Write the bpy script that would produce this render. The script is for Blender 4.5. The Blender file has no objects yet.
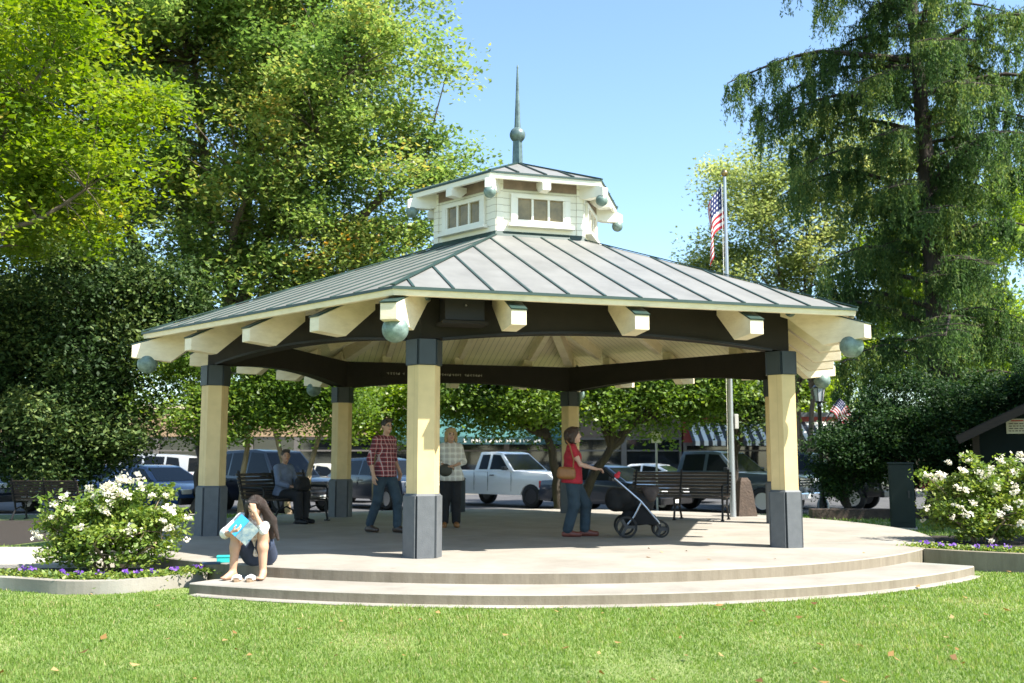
import bpy, bmesh, math, random
import numpy as np
from mathutils import Vector, Matrix, Euler
R = math.radians
PI = math.pi
sc = bpy.context.scene
col = sc.collection
random.seed(7)

# ------------------------------------------------------------------ materials
def nmat(name):
    m = bpy.data.materials.new(name)
    m.use_nodes = True
    nt = m.node_tree
    return m, nt, nt.nodes['Principled BSDF']

def mat(name, c, rough=0.6, var=0.0, scale=6.0, bump=0.0, metal=0.0, spec=0.5, bscale=None, coat=0.0, c2=None, stretch=None):
    """plain surface with a noise mottling between c and c2 (or c darkened) and a noise bump"""
    m, nt, b = nmat(name)
    b.inputs['Roughness'].default_value = rough
    b.inputs['Metallic'].default_value = metal
    b.inputs['Specular IOR Level'].default_value = spec
    b.inputs['Coat Weight'].default_value = coat
    b.inputs['Coat Roughness'].default_value = 0.05
    b.inputs['Base Color'].default_value = (*c, 1)
    N, L = nt.nodes, nt.links
    tc = N.new('ShaderNodeTexCoord')
    src = tc.outputs['Object']
    if stretch:
        mp = N.new('ShaderNodeMapping'); mp.inputs['Scale'].default_value = stretch
        L.new(src, mp.inputs['Vector']); src = mp.outputs['Vector']
    if var or c2:
        n = N.new('ShaderNodeTexNoise'); n.inputs['Scale'].default_value = scale
        n.inputs['Detail'].default_value = 6; n.inputs['Roughness'].default_value = 0.65
        L.new(src, n.inputs['Vector'])
        r = N.new('ShaderNodeValToRGB')
        d = c2 if c2 else tuple(x * (1 - var) for x in c)
        r.color_ramp.elements[0].color = (*d, 1); r.color_ramp.elements[0].position = 0.32
        r.color_ramp.elements[1].color = (*c, 1); r.color_ramp.elements[1].position = 0.62
        L.new(n.outputs['Fac'], r.inputs['Fac']); L.new(r.outputs['Color'], b.inputs['Base Color'])
    if bump:
        n2 = N.new('ShaderNodeTexNoise'); n2.inputs['Scale'].default_value = bscale or scale * 6
        n2.inputs['Detail'].default_value = 5
        L.new(src, n2.inputs['Vector'])
        bp = N.new('ShaderNodeBump'); bp.inputs['Strength'].default_value = bump; bp.inputs['Distance'].default_value = 0.02
        L.new(n2.outputs['Fac'], bp.inputs['Height']); L.new(bp.outputs['Normal'], b.inputs['Normal'])
    return m

def leaf_mat(name, ramp, rough=0.45, trans=0.35, spec=0.4):
    """leaf: per-leaf random 'tint' picks a colour; part of the light passes through"""
    m, nt, b = nmat(name)
    N, L = nt.nodes, nt.links
    a = N.new('ShaderNodeAttribute'); a.attribute_name = 'tint'
    r = N.new('ShaderNodeValToRGB')
    el = r.color_ramp.elements
    while len(el) < len(ramp): el.new(0.5)
    for e, (p, c) in zip(el, ramp): e.position = p; e.color = (*c, 1)
    L.new(a.outputs['Fac'], r.inputs['Fac']); L.new(r.outputs['Color'], b.inputs['Base Color'])
    b.inputs['Roughness'].default_value = rough; b.inputs['Specular IOR Level'].default_value = spec
    t = N.new('ShaderNodeBsdfTranslucent')
    hs = N.new('ShaderNodeHueSaturation'); hs.inputs['Saturation'].default_value = 1.15; hs.inputs['Value'].default_value = 1.5
    hs.inputs['Hue'].default_value = 0.495
    L.new(r.outputs['Color'], hs.inputs['Color']); L.new(hs.outputs['Color'], t.inputs['Color'])
    mx = N.new('ShaderNodeMixShader'); mx.inputs['Fac'].default_value = trans
    L.new(b.outputs[0], mx.inputs[1]); L.new(t.outputs[0], mx.inputs[2])
    L.new(mx.outputs[0], N['Material Output'].inputs['Surface'])
    return m

def glass_mat(name, c=(0.02, 0.025, 0.03), rough=0.04):
    m, nt, b = nmat(name)
    b.inputs['Base Color'].default_value = (*c, 1); b.inputs['Roughness'].default_value = rough
    b.inputs['Specular IOR Level'].default_value = 0.9; b.inputs['Coat Weight'].default_value = 0.6
    b.inputs['Coat Roughness'].default_value = 0.02
    return m

def line_mat(name, c, c2, axis, period, width, rough=0.6, bump=0.6, var=0.12, base_scale=4):
    """boards: thin dark joints every `period` metres along one object axis"""
    m, nt, b = nmat(name)
    N, L = nt.nodes, nt.links
    tc = N.new('ShaderNodeTexCoord'); sp = N.new('ShaderNodeSeparateXYZ')
    L.new(tc.outputs['Object'], sp.inputs[0])
    d = N.new('ShaderNodeMath'); d.operation = 'DIVIDE'; d.inputs[1].default_value = period
    L.new(sp.outputs[axis], d.inputs[0])
    f = N.new('ShaderNodeMath'); f.operation = 'FRACT'; L.new(d.outputs[0], f.inputs[0])
    g = N.new('ShaderNodeMath'); g.operation = 'LESS_THAN'; g.inputs[1].default_value = width / period
    L.new(f.outputs[0], g.inputs[0])
    n = N.new('ShaderNodeTexNoise'); n.inputs['Scale'].default_value = base_scale; n.inputs['Detail'].default_value = 5
    L.new(tc.outputs['Object'], n.inputs['Vector'])
    r = N.new('ShaderNodeValToRGB')
    r.color_ramp.elements[0].color = (*[x * (1 - var) for x in c], 1); r.color_ramp.elements[1].color = (*c, 1)
    r.color_ramp.elements[0].position = .3; r.color_ramp.elements[1].position = .65
    L.new(n.outputs['Fac'], r.inputs['Fac'])
    mx = N.new('ShaderNodeMix'); mx.data_type = 'RGBA'
    L.new(g.outputs[0], mx.inputs['Factor']); L.new(r.outputs['Color'], mx.inputs['A']); mx.inputs['B'].default_value = (*c2, 1)
    L.new(mx.outputs['Result'], b.inputs['Base Color'])
    iv = N.new('ShaderNodeMath'); iv.operation = 'SUBTRACT'; iv.inputs[0].default_value = 1; L.new(g.outputs[0], iv.inputs[1])
    bp = N.new('ShaderNodeBump'); bp.inputs['Strength'].default_value = bump; bp.inputs['Distance'].default_value = 0.01
    L.new(iv.outputs[0], bp.inputs['Height']); L.new(bp.outputs['Normal'], b.inputs['Normal'])
    b.inputs['Roughness'].default_value = rough
    return m

# ------------------------------------------------------------------ mesh building
class MB:
    """collects boxes, tubes, prisms ... and links them as ONE mesh object"""
    def __init__(s): s.v = []; s.f = []
    def add(s, vs, fs):
        o = len(s.v); s.v += [tuple(p) for p in vs]; s.f += [tuple(i + o for i in f) for f in fs]; return s
    def box(s, x0, x1, y0, y1, z0, z1, M=None):
        vs = [Vector((x, y, z)) for x in (x0, x1) for y in (y0, y1) for z in (z0, z1)]
        if M is not None: vs = [M @ p for p in vs]
        return s.add(vs, [(0, 1, 3, 2), (4, 6, 7, 5), (0, 4, 5, 1), (2, 3, 7, 6), (0, 2, 6, 4), (1, 5, 7, 3)])
    def bar(s, a, b, w, h, up=(0, 0, 1)):
        a = Vector(a); b = Vector(b); d = (b - a); ln = d.length; d.normalize()
        u = Vector(up); sx = d.cross(u)
        if sx.length < 1e-4: sx = d.cross(Vector((1, 0, 0)))
        sx.normalize(); u = sx.cross(d)
        vs = [p + sx * (i * w / 2) + u * (j * h / 2) for p in (a, b) for i, j in ((-1, -1), (1, -1), (1, 1), (-1, 1))]
        return s.add(vs, [(0, 1, 2, 3), (7, 6, 5, 4), (0, 4, 5, 1), (1, 5, 6, 2), (2, 6, 7, 3), (3, 7, 4, 0)])
    def tube(s, pts, rad, n=8, cap=True):
        pts = [Vector(p) for p in pts]; k = len(pts)
        if not hasattr(rad, '__len__'): rad = [rad] * k
        ref = None; rings = []
        for i, p in enumerate(pts):
            t = (pts[min(i + 1, k - 1)] - pts[max(i - 1, 0)])
            if t.length < 1e-9: t = Vector((0, 0, 1))
            t.normalize()
            if ref is None:
                ref = t.cross(Vector((0, 0, 1)))
                if ref.length < 1e-3: ref = Vector((1, 0, 0))
            ref = (ref - t * ref.dot(t))
            if ref.length < 1e-6: ref = t.orthogonal()
            ref.normalize(); q = t.cross(ref)
            rings += [p + (ref * math.cos(2 * PI * j / n) + q * math.sin(2 * PI * j / n)) * rad[i] for j in range(n)]
        fs = [(i * n + j, i * n + (j + 1) % n, (i + 1) * n + (j + 1) % n, (i + 1) * n + j) for i in range(k - 1) for j in range(n)]
        if cap: fs += [tuple(range(n - 1, -1, -1)), tuple((k - 1) * n + j for j in range(n))]
        return s.add(rings, fs)
    def lathe(s, prof, n=16, M=None, cap=True):
        """prof: (r, z) bottom to top round the z axis"""
        vs = [Vector((r * math.cos(2 * PI * j / n), r * math.sin(2 * PI * j / n), z)) for r, z in prof for j in range(n)]
        if M is not None: vs = [M @ p for p in vs]
        k = len(prof)
        fs = [(i * n + j, i * n + (j + 1) % n, (i + 1) * n + (j + 1) % n, (i + 1) * n + j) for i in range(k - 1) for j in range(n)]
        if cap: fs += [tuple(range(n - 1, -1, -1)), tuple((k - 1) * n + j for j in range(n))]
        return s.add(vs, fs)
    def sphere(s, c, r, n=16, m=10, sc3=(1, 1, 1)):
        prof = [(r * math.sin(PI * i / m), -r * math.cos(PI * i / m)) for i in range(m + 1)]
        prof[0] = (r * .01, -r); prof[-1] = (r * .01, r)
        return s.lathe(prof, n, Matrix.Translation(Vector(c)) @ Matrix.Diagonal((*sc3, 1)))
    def prism(s, poly, y0, y1, M=None):
        """poly in (x, z) extruded along y"""
        k = len(poly)
        vs = [Vector((x, y0, z)) for x, z in poly] + [Vector((x, y1, z)) for x, z in poly]
        if M is not None: vs = [M @ p for p in vs]
        fs = [tuple(range(k)), tuple(range(2 * k - 1, k - 1, -1))] + [(i, i + k, (i + 1) % k + k, (i + 1) % k) for i in range(k)]
        return s.add(vs, fs)
    def plate(s, quad, th):
        """a plate of thickness th lying on the outer side of four points"""
        q = [Vector(p) for p in quad]; n = (q[1] - q[0]).cross(q[2] - q[0]).normalized() * th
        k = len(q)
        return s.add(q + [p + n for p in q], [tuple(range(k - 1, -1, -1)), tuple(range(k, 2 * k))] + [(i, (i + 1) % k, (i + 1) % k + k, i + k) for i in range(k)])
    def build(s, name, m, parent=None, smooth=False, bevel=0.0, fix=True):
        me = bpy.data.meshes.new(name)
        me.from_pydata(s.v, [], s.f)
        if fix or bevel:
            bm = bmesh.new(); bm.from_mesh(me)
            bmesh.ops.recalc_face_normals(bm, faces=bm.faces)
            if bevel:
                bmesh.ops.remove_doubles(bm, verts=bm.verts, dist=1e-5)
                ed = [e for e in bm.edges if len(e.link_faces) == 2 and e.calc_face_angle(0) > 0.5]
                bmesh.ops.bevel(bm, geom=ed, offset=bevel, segments=2, affect='EDGES', profile=0.6, clamp_overlap=True)
            bm.to_mesh(me); bm.free()
        if smooth:
            me.polygons.foreach_set('use_smooth', [True] * len(me.polygons))
            try: me.set_sharp_from_angle(angle=R(40))
            except Exception: pass
        me.materials.append(m)
        return link(name, me, parent)

def link(name, me, parent=None):
    o = bpy.data.objects.new(name, me); col.objects.link(o)
    if parent is not None: o.parent = parent
    return o

def tag(o, label=None, cat=None, group=None, kind=None):
    for k, v in (('label', label), ('category', cat), ('group', group), ('kind', kind)):
        if v: o[k] = v
    return o

def empty(name, loc, rz=0, label=None, cat=None, group=None):
    o = bpy.data.objects.new(name, None); col.objects.link(o)
    o.location = loc; o.rotation_euler = (0, 0, rz); o.empty_display_size = .2
    return tag(o, label, cat, group)

def copy_tree(o, parent=None):
    c = o.copy(); col.objects.link(c); c.parent = parent
    for ch in [x for x in bpy.data.objects if x.parent == o]: copy_tree(ch, c)
    return c

def np_mesh(name, V, F, m, parent=None, tint=None, smooth=False):
    """V (n,3); F (k,s) same-size polygons, built from arrays"""
    V = np.asarray(V, np.float32); F = np.asarray(F, np.int32); k, s = F.shape
    me = bpy.data.meshes.new(name)
    me.vertices.add(len(V)); me.vertices.foreach_set('co', V.ravel())
    me.loops.add(k * s); me.loops.foreach_set('vertex_index', F.ravel())
    me.polygons.add(k); me.polygons.foreach_set('loop_start', np.arange(0, k * s, s, dtype=np.int32))
    me.polygons.foreach_set('loop_total', np.full(k, s, np.int32))
    if smooth: me.polygons.foreach_set('use_smooth', np.ones(k, bool))
    me.update(calc_edges=True)
    if tint is not None:
        at = me.attributes.new('tint', 'FLOAT', 'POINT'); at.data.foreach_set('value', np.asarray(tint, np.float32))
    me.materials.append(m)
    return link(name, me, parent)

# ------------------------------------------------------------------ leaves
def leaves(rng, C, size, up=0.5, aspect=0.55, hang=0.0, svar=0.35, outward=None):
    """rhombic folded leaves centred at the rows of C"""
    n = len(C)
    nor = rng.normal(size=(n, 3)); nor[:, 2] = np.abs(nor[:, 2]) + up
    if outward is not None: nor += outward
    nor /= np.linalg.norm(nor, axis=1)[:, None]
    d = rng.normal(size=(n, 3)); d[:, 2] -= hang
    d -= nor * (d * nor).sum(1)[:, None]; d /= np.linalg.norm(d, axis=1)[:, None] + 1e-9
    w = np.cross(nor, d)
    s = size * (1 + svar * rng.uniform(-1, 1, n))[:, None]
    L2 = d * s * .5; W = w * s * .5 * aspect
    bend = nor * s * .12
    V = np.stack([C - L2, C + W - bend, C + L2, C - W - bend], 1).reshape(-1, 3)
    F = np.arange(4 * n).reshape(n, 4)
    return V, F

def leaf_object(name, rng, C, size, m, parent, tint=None, **kw):
    V, F = leaves(rng, C, size, **kw)
    t = rng.uniform(0, 1, len(C)) if tint is None else tint
    return np_mesh(name, V, F, m, parent, np.repeat(t, 4))

def quad_curve(a, b, sag, k=6):
    a = Vector(a); b = Vector(b); c = (a + b) / 2 + Vector(sag)
    return [a * (1 - t) ** 2 + c * 2 * t * (1 - t) + b * t * t for t in [i / (k - 1) for i in range(k)]]

def tree(name, label, cat, loc, blobs, n_leaves, leaf, lm, bark, seed, trunk_r=0.2, trunk_top=None, lean=(0, 0), clumps=60, spread=0.5,
         group=None, up=0.5, hang=0.0, shell=0.6, stems=1, aspect=0.55, fork=None, clump_tint=0.35, tint_pow=1.0):
    """trunk with limbs towards each blob; leaf clumps strewn through the blobs (x, y, z, rx, ry, rz in local metres)"""
    rng = np.random.default_rng(seed); rd = random.Random(seed)
    root = empty(name, loc, 0, label, cat, group)
    tb = MB()
    zt = trunk_top or min(b[2] for b in blobs)
    limbs = []
    tops = []
    for s in range(stems):
        a = 2 * PI * s / stems + seed
        ox, oy = (0, 0) if stems == 1 else (.12 * math.cos(a), .12 * math.sin(a))
        lx, ly = (lean[0], lean[1]) if stems == 1 else (lean[0] + .5 * math.cos(a), lean[1] + .35 * math.sin(a))
        p = [(ox, oy, -.1), (ox * 1.1 + lx * .1, oy + ly * .1, zt * .15), (ox + lx * .35, oy + ly * .3, zt * .5), (ox + lx, oy + ly, zt)]
        pts = [Vector(p[0])]
        for i in range(len(p) - 1):
            for q in range(1, 4):
                t = q / 3; jit = Vector((rd.uniform(-1, 1), rd.uniform(-1, 1), 0)) * trunk_r * .25
                pts.append(Vector(p[i]) * (1 - t) + Vector(p[i + 1]) * t + jit)
        k = len(pts); r0 = trunk_r / math.sqrt(stems)
        tb.tube(pts, [r0 * (1.25 if i == 0 else 1) * (1 - .45 * i / (k - 1)) for i in range(k)], 9)
        limbs += [(q, r0 * .5) for q in pts[k // 2:]]; tops.append((pts[-1], r0 * .6))
    vol = [b[3] * b[4] * b[5] for b in blobs]; tv = sum(vol)
    for i, b in enumerate(blobs):
        t, r0 = tops[i % len(tops)]
        q = Vector(b[:3]); 
        c = quad_curve(t, q, (rd.uniform(-.4, .4), rd.uniform(-.4, .4), (q - t).length * .12), 7)
        c = [x + Vector((rd.uniform(-1, 1), rd.uniform(-1, 1), rd.uniform(-1, 1))) * .06 * (q - t).length ** .5 * (0 < j < 6) for j, x in enumerate(c)]
        tb.tube(c, [r0 * (1 - .7 * j / 6) for j in range(7)], 7)
        limbs += [(x, r0 * (1 - .7 * j / 6)) for j, x in enumerate(c)]
    CC = []; TT = []
    LP = np.array([list(p) for p, _ in limbs])
    for b, v in zip(blobs, vol):
        nc = max(4, int(clumps * v / tv))
        d = rng.normal(size=(nc, 3)); d /= np.linalg.norm(d, axis=1)[:, None]
        rr = (shell + (1 - shell) * rng.uniform(0, 1, nc) ** .5) * rng.choice([1, 1, .8, .5], nc)
        P = np.array(b[:3]) + d * np.array(b[3:]) * rr[:, None]
        for p in P:
            i = int(((LP - p) ** 2).sum(1).argmin()); a, ra = limbs[i]
            q = Vector(p); ln = (q - a).length
            tb.tube(quad_curve(a, q, (rd.uniform(-.1, .1) * ln, rd.uniform(-.1, .1) * ln, .12 * ln), 5), [max(.006, min(ra * .5, .012 + .016 * ln) * (1 - .75 * j / 4)) for j in range(5)], 5, cap=False)
        m = max(3, int(n_leaves * v / tv / nc))
        sz = rng.uniform(.65, 1.35, nc)
        X = P[:, None, :] + np.clip(rng.normal(size=(nc, m, 3)), -2.1, 2.1) * (np.array([1, 1, .62]) * spread * sz[:, None, None])
        X[:, :, 2] -= hang * .3 * rng.uniform(0, 1, (nc, m)) ** 2
        ct = rng.uniform(0, 1, nc)
        t = clump_tint * ct[:, None] + (1 - clump_tint) * rng.uniform(0, 1, (nc, m))
        CC.append(X.reshape(-1, 3)); TT.append(t.ravel())
    C = np.concatenate(CC); T = np.concatenate(TT) ** tint_pow
    ok = C[:, 2] > .05
    tb.build('trunk', bark, root, smooth=True)
    leaf_object('crown', rng, C[ok], leaf, lm, root, T[ok], up=up, hang=hang, aspect=aspect)
    return root

# ------------------------------------------------------------------ smooth figures from signed distances
def surfnet(D, org, h):
    S = D < 0
    nx, ny, nz = D.shape
    cnt = np.zeros((nx - 1, ny - 1, nz - 1), np.int16); acc = np.zeros((nx - 1, ny - 1, nz - 1, 3), np.float32)
    cor = [(i, j, k) for i in (0, 1) for j in (0, 1) for k in (0, 1)]
    sub = lambda A, c: A[c[0]:c[0] + nx - 1, c[1]:c[1] + ny - 1, c[2]:c[2] + nz - 1]
    for a in cor:
        for ax in range(3):
            if a[ax]: continue
            b = list(a); b[ax] = 1
            da, db = sub(D, a), sub(D, b)
            x = (da < 0) != (db < 0)
            t = np.where(x, da / np.where(x, da - db, 1), 0)
            cnt += x
            for q in range(3):
                acc[..., q] += np.where(x, (t if q == ax else a[q]), 0)
    act = cnt > 0
    idx = -np.ones(act.shape, np.int64); idx[act] = np.arange(act.sum())
    I = np.argwhere(act)
    V = (I + acc[act] / cnt[act][:, None]) * h + np.array(org)
    F = []
    for ax in range(3):
        u, w = (ax + 1) % 3, (ax + 2) % 3
        sl0 = [slice(None)] * 3; sl1 = [slice(None)] * 3; sl0[ax] = slice(0, -1); sl1[ax] = slice(1, None)
        ch = S[tuple(sl0)] != S[tuple(sl1)]
        E = np.argwhere(ch)
        lim = [nx, ny, nz]
        E = E[(E[:, u] > 0) & (E[:, w] > 0) & (E[:, u] < lim[u] - 1) & (E[:, w] < lim[w] - 1)]
        ins = S[E[:, 0], E[:, 1], E[:, 2]]
        def g(du, dw):
            e = E.copy(); e[:, u] -= du; e[:, w] -= dw
            return idx[e[:, 0], e[:, 1], e[:, 2]]
        q = np.stack([g(1, 1), g(0, 1), g(0, 0), g(1, 0)], 1)
        q[~ins] = q[~ins][:, ::-1]
        F.append(q)
    return V, np.concatenate(F)

class SDF:
    def __init__(s): s.it = []
    def cap(s, a, b, ra, rb=None, k=.02): s.it.append(('c', np.array(a, float), np.array(b, float), ra, rb if rb is not None else ra, k)); return s
    def ell(s, c, r, M=None, k=.02): s.it.append(('e', np.array(c, float), np.array(r, float), np.eye(3) if M is None else np.array(M), 0, k)); return s
    def cut(s, c, r, M=None, k=.01): s.it.append(('x', np.array(c, float), np.array(r, float), np.eye(3) if M is None else np.array(M), 0, k)); return s
    def plane(s, p, n): s.it.append(('p', np.array(p, float), np.array(n, float), 0, 0, 0)); return s
    def mesh(s, h=.01):
        lo = np.full(3, 1e9); hi = -lo
        for t, a, b, ra, rb, k in s.it:
            if t == 'c':
                m = max(ra, rb); lo = np.minimum(lo, np.minimum(a, b) - m); hi = np.maximum(hi, np.maximum(a, b) + m)
            elif t == 'e':
                lo = np.minimum(lo, a - b.max()); hi = np.maximum(hi, a + b.max())
        lo -= .05; hi += .05
        n = np.ceil((hi - lo) / h).astype(int) + 1
        D = np.full(n, .2, np.float32)
        ax = [lo[i] + h * np.arange(n[i]) for i in range(3)]
        for t, a, b, ra, rb, k in s.it:
            if t == 'p':
                P = [ax[i].reshape([-1 if j == i else 1 for j in range(3)]) for i in range(3)]
                d = sum((P[i] - a[i]) * b[i] for i in range(3)); D = np.maximum(D, d); continue
            if t == 'c': m = max(ra, rb); l2 = np.minimum(a, b) - m - .09; h2 = np.maximum(a, b) + m + .09
            else: l2 = a - b.max() - .09; h2 = a + b.max() + .09
            i0 = np.clip(((l2 - lo) / h).astype(int), 0, n); i1 = np.clip(((h2 - lo) / h).astype(int) + 1, 0, n)
            if (i1 <= i0).any(): continue
            X = np.stack(np.meshgrid(*[ax[i][i0[i]:i1[i]] for i in range(3)], indexing='ij'), -1)
            if t == 'c':
                ab = b - a; q = np.clip(((X - a) @ ab) / max(ab @ ab, 1e-9), 0, 1)
                d = np.linalg.norm(X - a - q[..., None] * ab, axis=-1) - (ra + (rb - ra) * q)
            else:
                Y = (X - a) @ ra
                k0 = np.linalg.norm(Y / b, axis=-1); k1 = np.linalg.norm(Y / b ** 2, axis=-1)
                d = k0 * (k0 - 1) / np.maximum(k1, 1e-6)
            blk = D[i0[0]:i1[0], i0[1]:i1[1], i0[2]:i1[2]]
            if t == 'x':
                d = -d; hh = np.maximum(k - np.abs(blk - d), 0) / k; r = np.maximum(blk, d) + hh * hh * k * .25
            else:
                hh = np.maximum(k - np.abs(blk - d), 0) / k; r = np.minimum(blk, d) - hh * hh * k * .25
            D[i0[0]:i1[0], i0[1]:i1[1], i0[2]:i1[2]] = r
        return surfnet(D, lo, h)
    def build(s, name, m, parent, h=.01):
        V, F = s.mesh(h)
        return np_mesh(name, V, F, m, parent, smooth=True)
# ------------------------------------------------------------------ camera, sky, sun
cam = bpy.data.cameras.new('camera'); co = bpy.data.objects.new('camera', cam); col.objects.link(co)
co.location = (0, 0, 1.2); co.rotation_euler = (R(90) + 0.1168, 0, 0)
cam.sensor_width = 36; cam.lens = 34.89; cam.clip_start = .1; cam.clip_end = 1500
cam.dof.use_dof = True; cam.dof.focus_distance = 11.8; cam.dof.aperture_fstop = 2.2
sc.camera = co
SUN = Vector((.89, -.45, 1.225)).normalized()
el = math.asin(SUN.z); az = math.atan2(SUN.x, SUN.y)
w = bpy.data.worlds.new('World'); sc.world = w; w.use_nodes = True
bg = w.node_tree.nodes['Background']
sky = w.node_tree.nodes.new('ShaderNodeTexSky'); sky.sky_type = 'NISHITA'; sky.sun_disc = False
sky.sun_elevation = el; sky.sun_rotation = az; sky.air_density = 1.0; sky.dust_density = .6; sky.ozone_density = 1.6
tn = w.node_tree.nodes.new('ShaderNodeMix'); tn.data_type = 'RGBA'; tn.blend_type = 'MULTIPLY'; tn.inputs['Factor'].default_value = 1; tn.inputs['B'].default_value = (.92, 1.0, .99, 1)
w.node_tree.links.new(sky.outputs[0], tn.inputs['A']); w.node_tree.links.new(tn.outputs['Result'], bg.inputs[0]); bg.inputs[1].default_value = 0.115
ld = bpy.data.lights.new('sun', 'SUN'); ld.energy = 5.0; ld.angle = R(.5); ld.color = (1, .95, .86)
lo_ = bpy.data.objects.new('sun', ld); col.objects.link(lo_); lo_.rotation_euler = SUN.to_track_quat('Z', 'Y').to_euler(); lo_.location = (20, -10, 30)
vs = sc.view_settings; vs.view_transform = 'Standard'; vs.look = 'None'; vs.gamma = 1; vs.use_curve_mapping = False; vs.exposure = 1.5
sc.cycles.max_bounces = 8; sc.cycles.transparent_max_bounces = 8; sc.cycles.use_denoising = True

# ------------------------------------------------------------------ materials
M_conc = mat('concrete', (.40, .37, .32), .8, c2=(.32, .29, .25), scale=2.2, bump=.25, bscale=60)
M_riser = mat('concrete_riser', (.36, .325, .265), .85, c2=(.22, .20, .16), scale=5, bump=.4, bscale=50)
M_cream = mat('cream_paint', (.82, .70, .51), .5, c2=(.70, .585, .41), scale=5, bump=.15, bscale=40, stretch=(1, 1, 3))
M_white = mat('off_white_paint', (.80, .77, .68), .5, var=.06, scale=4)
M_board = line_mat('ceiling_boards', (.90, .78, .55), (.52, .44, .30), 1, .12, .012, var=.08)
M_shaft = line_mat('shaft_yellow', (.64, .48, .235), (.48, .35, .16), 0, .11, .006, var=.14, bump=.3, base_scale=5)
M_slate = mat('slate_paint', (.085, .092, .098), .6, c2=(.105, .112, .118), scale=9, bump=.15, bscale=90)
M_slate2 = mat('slate_groove', (.018, .024, .028), .6)
M_brown = mat('dark_brown_paint', (.024, .020, .0165), .75, var=.2, scale=4, spec=.2)
M_tealcap = mat('dark_teal_paint', (.019, .028, .034), .45, var=.2, scale=6)
M_roof = mat('roof_paint', (.198, .194, .178), .5, c2=(.150, .147, .134), scale=1.8, bump=.08, bscale=3)
M_green = mat('green_metal', (.022, .050, .042), .45, var=.25, scale=7)
M_patina = mat('copper_patina', (.20, .275, .245), .5, c2=(.085, .13, .115), scale=11, metal=.1)
M_patina2 = mat('copper_patina_dark', (.14, .20, .19), .4, c2=(.07, .10, .10), scale=10, metal=.3)
M_black = mat('black_metal', (.010, .010, .011), .5, spec=.3)
M_glassw = mat('window_glass', (.26, .20, .10), .12, c2=(.15, .125, .07), scale=5, spec=.35)
M_letter = mat('pale_lettering', (.35, .32, .26), .6)

# ------------------------------------------------------------------ the gazebo
GC = (0.0997, 17.2225)
GZ = R(-73.752)
gaz = empty('gazebo', (*GC, 0), GZ, 'open hexagonal park gazebo with pale metal roof, cupola and yellow columns on the concrete platform', 'gazebo')
T30 = math.tan(R(30))
def fp(k, a, t, z):
    c, s = math.cos(R(60 * k)), math.sin(R(60 * k)); return Vector((a * c - t * s, a * s + t * c, z))
def vp(k, r, z): return Vector((r * math.cos(R(30 + 60 * k)), r * math.sin(R(30 + 60 * k)), z))
def fM(k): return Matrix.Rotation(R(60 * k), 4, 'Z')
def vM(k): return Matrix.Rotation(R(30 + 60 * k), 4, 'Z')
def hexring(mb, c, r0, z0, r1, z1, cap=(False, False)):
    a = [Vector((c[0] + r0 * math.cos(R(30 + 60 * i)), c[1] + r0 * math.sin(R(30 + 60 * i)), z0)) for i in range(6)]
    b = [Vector((c[0] + r1 * math.cos(R(30 + 60 * i)), c[1] + r1 * math.sin(R(30 + 60 * i)), z1)) for i in range(6)]
    fs = [(i, (i + 1) % 6, (i + 1) % 6 + 6, i + 6) for i in range(6)]
    if cap[0]: fs.append((5, 4, 3, 2, 1, 0))
    if cap[1]: fs.append((6, 7, 8, 9, 10, 11))
    mb.add(a + b, fs)

def hexpanels(mb, r_core, r_out, z0, z1, gap=.022):
    """six boards round a hexagonal core, open joints at the corners"""
    a0 = r_core * math.cos(R(30)) + .001; a1 = r_out * math.cos(R(30)); hw = r_out / 2 - gap
    for i in range(6):
        mb.box(a0, a1, -hw, hw, z0, z1, Matrix.Rotation(R(60 * i), 4, 'Z'))

def make_column():
    s = MB(); hexring(s, (0, 0), .2066, .75, .2066, 2.336, (True, True))
    b = MB(); hexring(b, (0, 0), .232, 0, .232, .735, (False, True)); g = MB()
    hexpanels(b, .232, .2522, .0, .742, .020)
    hexring(b, (0, 0), .235, .742, .215, .768, (True, True))
    c = MB(); hexring(c, (0, 0), .218, 2.337, .218, 2.66, (True, True)); hexpanels(c, .218, .238, 2.345, 2.655, .018)
    return s, b, c
sh, ba, ca = make_column()
col0 = None
for k in range(6):
    if col0 is None:
        col0 = sh.build('column', M_shaft, gaz)
        bo = ba.build('column_base', M_slate, col0); bo.data.materials.append(M_slate2)
        for i_, p_ in enumerate(bo.data.polygons): p_.material_index = 1 if i_ < 7 else 0
        ca.build('column_cap', M_tealcap, col0)
        c = col0
    else: c = copy_tree(col0, gaz)
    c.location = vp(k, 5.036, 0)

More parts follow.
